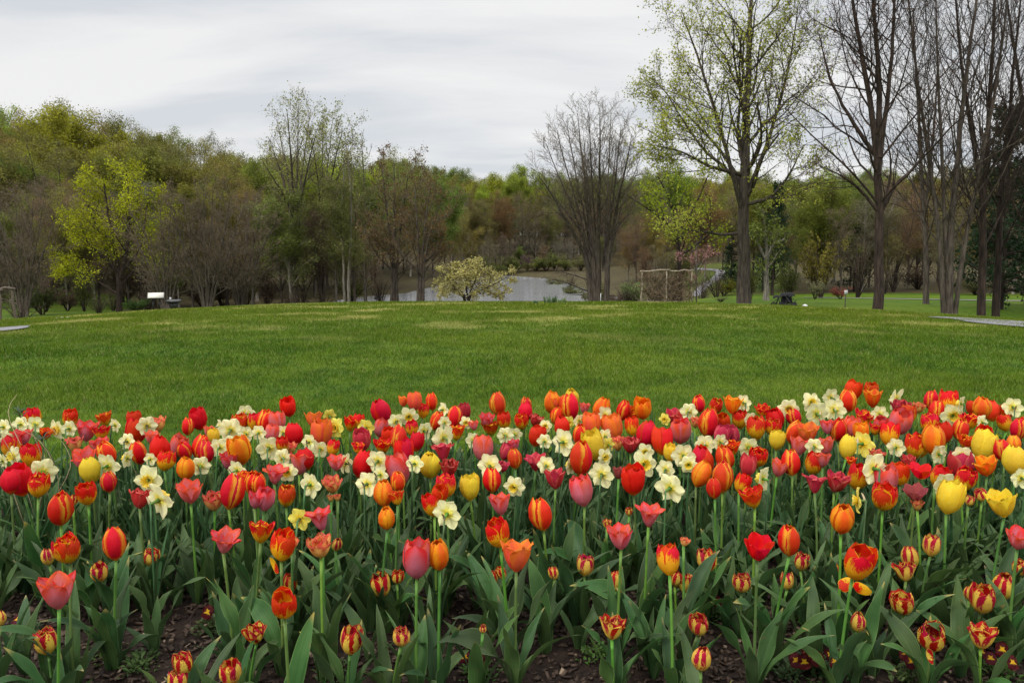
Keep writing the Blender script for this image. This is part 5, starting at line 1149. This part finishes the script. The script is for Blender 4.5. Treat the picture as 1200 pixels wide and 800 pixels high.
# leafy plants without a bloom at the front
for px, py, n, lb in ((182, 772, 4, 'small bloomless clump of leaves alone on the mulch near the pansies'), (30, 800, 5, 'broad leaf clump at the bottom left corner'), (352, 775, 5, 'leaf clump right of the flamed tulip near the bottom'), (395, 735, 4, 'leaf clump between two crimson-streaked tulips left of centre'),
                     (560, 790, 5, 'leaf clump with upright blades at bottom centre'), (640, 770, 6, 'large glossy leaf clump below the salmon tulip'), (505, 800, 5, 'broad curled leaves at the bottom, left of centre'), (575, 745, 4, 'narrow upright leaf clump beside a closed green-yellow bud'), (672, 742, 4, 'leaf clump left of the striped tulip on the mulch'), (765, 800, 6, 'very broad cupped leaf clump at the bottom right of centre'),
                     (905, 790, 6, 'big leaf clump at the bottom below the flamed tulips'), (960, 730, 5, 'broad dark leaf clump above the maroon pansies'), (1020, 800, 5, 'leaf clump at the bottom between pansy patches'), (1125, 800, 5, 'leaf clump at bottom right beside the pansies'), (110, 735, 5, 'leaf clump with one curled blade left of the maroon pansy'), (130, 790, 4, 'leaf clump at the bottom left near the green herbs'),
                     (250, 700, 4, 'leaf clump above the bare mulch patch'), (285, 760, 4, 'leaf clump right of the bare mulch patch'), (430, 720, 4, 'leaf clump behind the crimson and yellow tulip'), (1185, 790, 4, 'leaf clump in the bottom right corner'), (850, 745, 4, 'leaf clump with one long blade lying to the right'), (700, 700, 4, 'leaf clump between the coral tulip and mulch'), (520, 725, 5, 'leaf clump below the closed orange tulip'), (230, 690, 4, 'leaf clump left of centre above the mulch')):
    p = at_z(px, py, .0); root = empty('tulip_leaf_clump', (p.x, p.y, gz(p.x, p.y))); tag(root, lb, 'leaf clump', 'bloomless leaf clumps'); put_leaves(root, n, rf.uniform(.9, 1.12), rf); occ.append((p.x, p.y))
# nobody could count the leaves between the plants
def fill():
    rg = np.random.default_rng(31); mb = MB(); ms = MB()
    lp = [rleaf(rg) for _ in range(16)]; spp = [rstrap(rg) for _ in range(12)]
    def put(m, g_, x, y, s, a):
        V, Q, uv = g_; c, s_ = math.cos(a), math.sin(a); V = V*s; V = np.stack([V[:, 0]*c-V[:, 1]*s_+x, V[:, 0]*s_+V[:, 1]*c+y, V[:, 2]+gz(x, y)], -1); m.add(V, Q, uv=uv)
    n = 0
    while n < 860:
        y = rg.uniform(2.0, 4.2); x = rg.uniform(-.72*y-.2, .72*y+.2)
        if y > float(back_edge(x))-.1 or (y < 2.3 and rg.random() < .85) or (y < 2.6 and rg.random() < .35): continue
        k = rg.integers(2, 4); a0 = rg.uniform(0, 6.28)
        for j in range(k): put(mb, lp[rg.integers(16)], x, y, rg.uniform(.75, 1.08), a0+j*6.28/k)
        n += 1
    n = 0
    while n < 420:
        y = rg.uniform(2.5, 4.2); x = rg.uniform(-.72*y-.2, .72*y+.2)
        if y > float(back_edge(x))-.1: continue
        for j in range(5): put(ms, spp[rg.integers(12)], x+rg.normal(0, .01), y+rg.normal(0, .01), rg.uniform(.8, 1.05), rg.uniform(0, 6.28))
        n += 1
    for m_, mt, nm, lb in ((mb, M_LEAF, 'tulip_foliage', 'dense grey-green tulip leaves packed between the flower stems'), (ms, M_STRAP, 'daffodil_foliage', 'thin upright daffodil leaves packed between the flower stems')):
        tag(link(nm, m_.build(nm, [mt], True, True)), lb, 'foliage', kind='stuff')
fill()
# pansies
def pansy_head(seed):
    rg = np.random.default_rng(seed); mb = MB(); nu, nv = 7, 6
    for a, Lp, Wp, zz in ((2.0, .019, .014, 0), (1.14, .019, .014, .0006), (3.35, .018, .013, .0012), (-.2, .018, .013, .0018), (-1.57, .021, .019, .0024)):
        u = np.linspace(-1, 1, nu); v = np.linspace(0, 1, nv); UU, VV = np.meshgrid(u, v); wv = prof([(0, .25), (.4, .85), (.7, 1.0), (.9, .7), (1, .3)], nv)[:, None]*Wp
        r = VV*Lp; s = UU*wv; z = zz+.002*np.sin(UU*5+rg.uniform(0, 6))*VV-.002*VV**2; X = r*math.cos(a)-s*math.sin(a); Y = r*math.sin(a)+s*math.cos(a)
        i = np.arange(nu*nv).reshape(nv, nu); Q = np.stack([i[:-1, :-1], i[:-1, 1:], i[1:, 1:], i[1:, :-1]], -1).reshape(-1, 4); mb.add(np.stack([X, Y, z+0*X], -1), Q, uv=np.stack([UU*.5+.5, VV], -1))
    return mb.build('bloom', [PM['A']], True, True)
PH = [pansy_head(s) for s in range(3)]
def herb_mesh(seed):
    rg = np.random.default_rng(seed); mb = MB()
    for i in range(90):
        a = rg.uniform(0, 6.28); r = rg.uniform(0, .055); h = rg.uniform(.012, .055)*(1-.5*r/.055); g_ = leaf_geo(rg, rg.uniform(.014, .026), rg.uniform(.007, .012), .6, 1.9, .3, .001, nu=3, nv=5)
        V = g_[0]; b = rg.uniform(0, 6.28); c, s = math.cos(b), math.sin(b); mb.add(np.stack([V[:, 0]*c-V[:, 1]*s+r*math.cos(a), V[:, 0]*s+V[:, 1]*c+r*math.sin(a), V[:, 2]+h], -1), g_[1])
    for i in range(10):
        a = rg.uniform(0, 6.28); r = rg.uniform(.01, .05); mb.tube([(0, 0, 0), (r*math.cos(a), r*math.sin(a), .05)], .0012, 5)
    return mb.build('foliage', [M_HERB], True)
HM = [herb_mesh(s) for s in range(3)]
for px, py, nb, lb in ((128, 775, 1, 'single maroon pansy with yellow eye over green foliage, left of the mulch patch'), (165, 790, 0, 'flowerless green pansy mound at the left edge of the mulch patch'), (32, 752, 2, 'maroon pansies near the left edge'), (247, 745, 1, 'maroon pansy at the right of the mulch patch'), (410, 710, 2, 'dark maroon pansies below the pink double tulip'), (437, 706, 2, 'maroon pansies left of the yellow and crimson pair'),
                      (572, 675, 2, 'maroon pansies behind the salmon tulip'), (560, 800, 2, 'red-maroon pansy at the bottom edge, centre'), (655, 668, 3, 'maroon pansies right of the gold-edged red tulip'), (632, 700, 3, 'dark pansies below the salmon tulip'), (836, 730, 2, 'maroon pansies right of the striped pair'), (1040, 705, 3, 'dark pansies left of the three streaked tulips'), (945, 735, 2, 'maroon pansies with yellow eyes below streaked tulips'),
                      (925, 800, 3, 'maroon pansies at the bottom, left of their patch'), (952, 790, 4, 'maroon pansies in the middle of the bottom right patch'), (972, 805, 3, 'maroon pansies at the right of the bottom patch'), (1062, 805, 2, 'pansy with a large yellow eye at the bottom edge'), (1118, 760, 2, 'maroon pansies between the two largest streaked tulips at bottom right'), (1170, 800, 4, 'red-maroon pansies at bottom right corner'), (395, 800, 0, 'small green herb mound at the bottom left of centre'), (700, 780, 0, 'sparse green seedlings on the mulch right of centre')):
    p = at_z(px, py, .0); root = empty('pansy', (p.x, p.y, gz(p.x, p.y)+.012)); tag(root, lb, 'pansy', 'pansies under the tulips'); link('foliage', rf.choice(HM), root, rot=(0, 0, rf.uniform(0, 6)))
    for j in range(nb):
        a = rf.uniform(0, 6.28) if j else -1.5; r = rf.uniform(.01, .05) if nb > 1 else .01
        st = MB().tube([(0, 0, 0), (r*.5*math.cos(a), r*.5*math.sin(a), .04), (r*math.cos(a), r*math.sin(a), .078)], .0013, 5).build('stem', [M_STEM]); link('stem', st, root)
        link('bloom', rf.choice(PH), root, (r*math.cos(a), r*math.sin(a)-.004, .080), (rf.uniform(.8, 1.25), rf.uniform(-.3, .3), rf.uniform(-.4, .4)), rf.uniform(.8, 1.1))
# fallen petals
for px, py, k, lb in ((1089, 768, 'H', 'fallen yellow petal with a red tip hanging by the large streaked tulip'), (992, 684, 'F', 'drooping orange petal under the big flamed tulip, left one'), (1010, 690, 'F', 'drooping orange petal under the big flamed tulip, right one'), (322, 662, 'F', 'loose orange and red petal below the flamed tulips left of centre')):
    z = .16 if k == 'H' else .26; p = at_z(px, py, z); rg = np.random.default_rng(int(px)); V, Q, uv = petal_geo(rg, 'cup', 0, 1, 1, .5)
    V = (V-V.mean(0))*np.array([.35, .8, 1.0]); me = MB().add(V, Q, uv=uv).build('loose_petal', [PM[k]], True, True); o = link('loose_petal', me, None, p, (rf.uniform(1.5, 2.4), rf.uniform(-.6, .6), rf.uniform(0, 6)), .058); tag(o, lb, 'petal')
# straggling bare weed with dark narrow leaves at the left edge
def straggler():
    b = at_z(45, 640, 0); root = empty('straggling_weed', (b.x, b.y, gz(b.x, b.y))); tag(root, 'straggling weed with tan bare stems and dark narrow leaves over the flowers at left', 'weed'); rg = np.random.default_rng(6); ends = []
    for pts in ([(45, 600, 0), (52, 560, 0), (47, 520, -.05), (24, 486, -.05)], [(48, 610, 0), (60, 560, 0), (50, 515, -.1)], [(40, 600, 0), (20, 540, 0), (-5, 500, 0)], [(66, 600, 0), (72, 560, 0), (48, 512, .0), (10, 497, .05)], [(30, 620, 0), (10, 560, 0), (-8, 530, 0)], [(60, 590, 0), (90, 540, .1), (60, 500, .1)], [(50, 600, 0), (30, 530, 0), (2, 478, .1), (20, 462, .2)]):
        W = [np.array(at_y(p[0], p[1], b.y-.1+p[2]))-np.array(root.location) for p in pts]; W = [np.array((0, 0, 0))]+W; ends.append(W[-1]); mb = MB(); mb.tube(resample(W, 14), np.linspace(.0022, .0008, 14), 5); mb.obj('stem', plainc, root, smooth=True)
    for e_ in (ends[0], ends[1]):
        mb = MB()
        for j in range(13):
            V, Q, uv = leaf_geo(rg, rg.uniform(.03, .05), .0065, rg.uniform(.6, 1.0), rg.uniform(1.4, 2.0), .3, 0, nu=3, nv=6); a = j*2.4; c, s = math.cos(a), math.sin(a)
            mb.add(np.stack([V[:, 0]*c-V[:, 1]*s, V[:, 0]*s+V[:, 1]*c, V[:, 2]+rg.uniform(-.012, .012)], -1)+e_, Q, uv=uv)
        link('leaf_rosette', mb.build('leaf_rosette', [plaing], True, True), root)
plainc = plain('tan_dry_stem', (.33, .25, .15), .8, n=.2); plaing = plain('dark_narrow_leaf', (.018, .035, .015), .5, n=.3)
straggler()
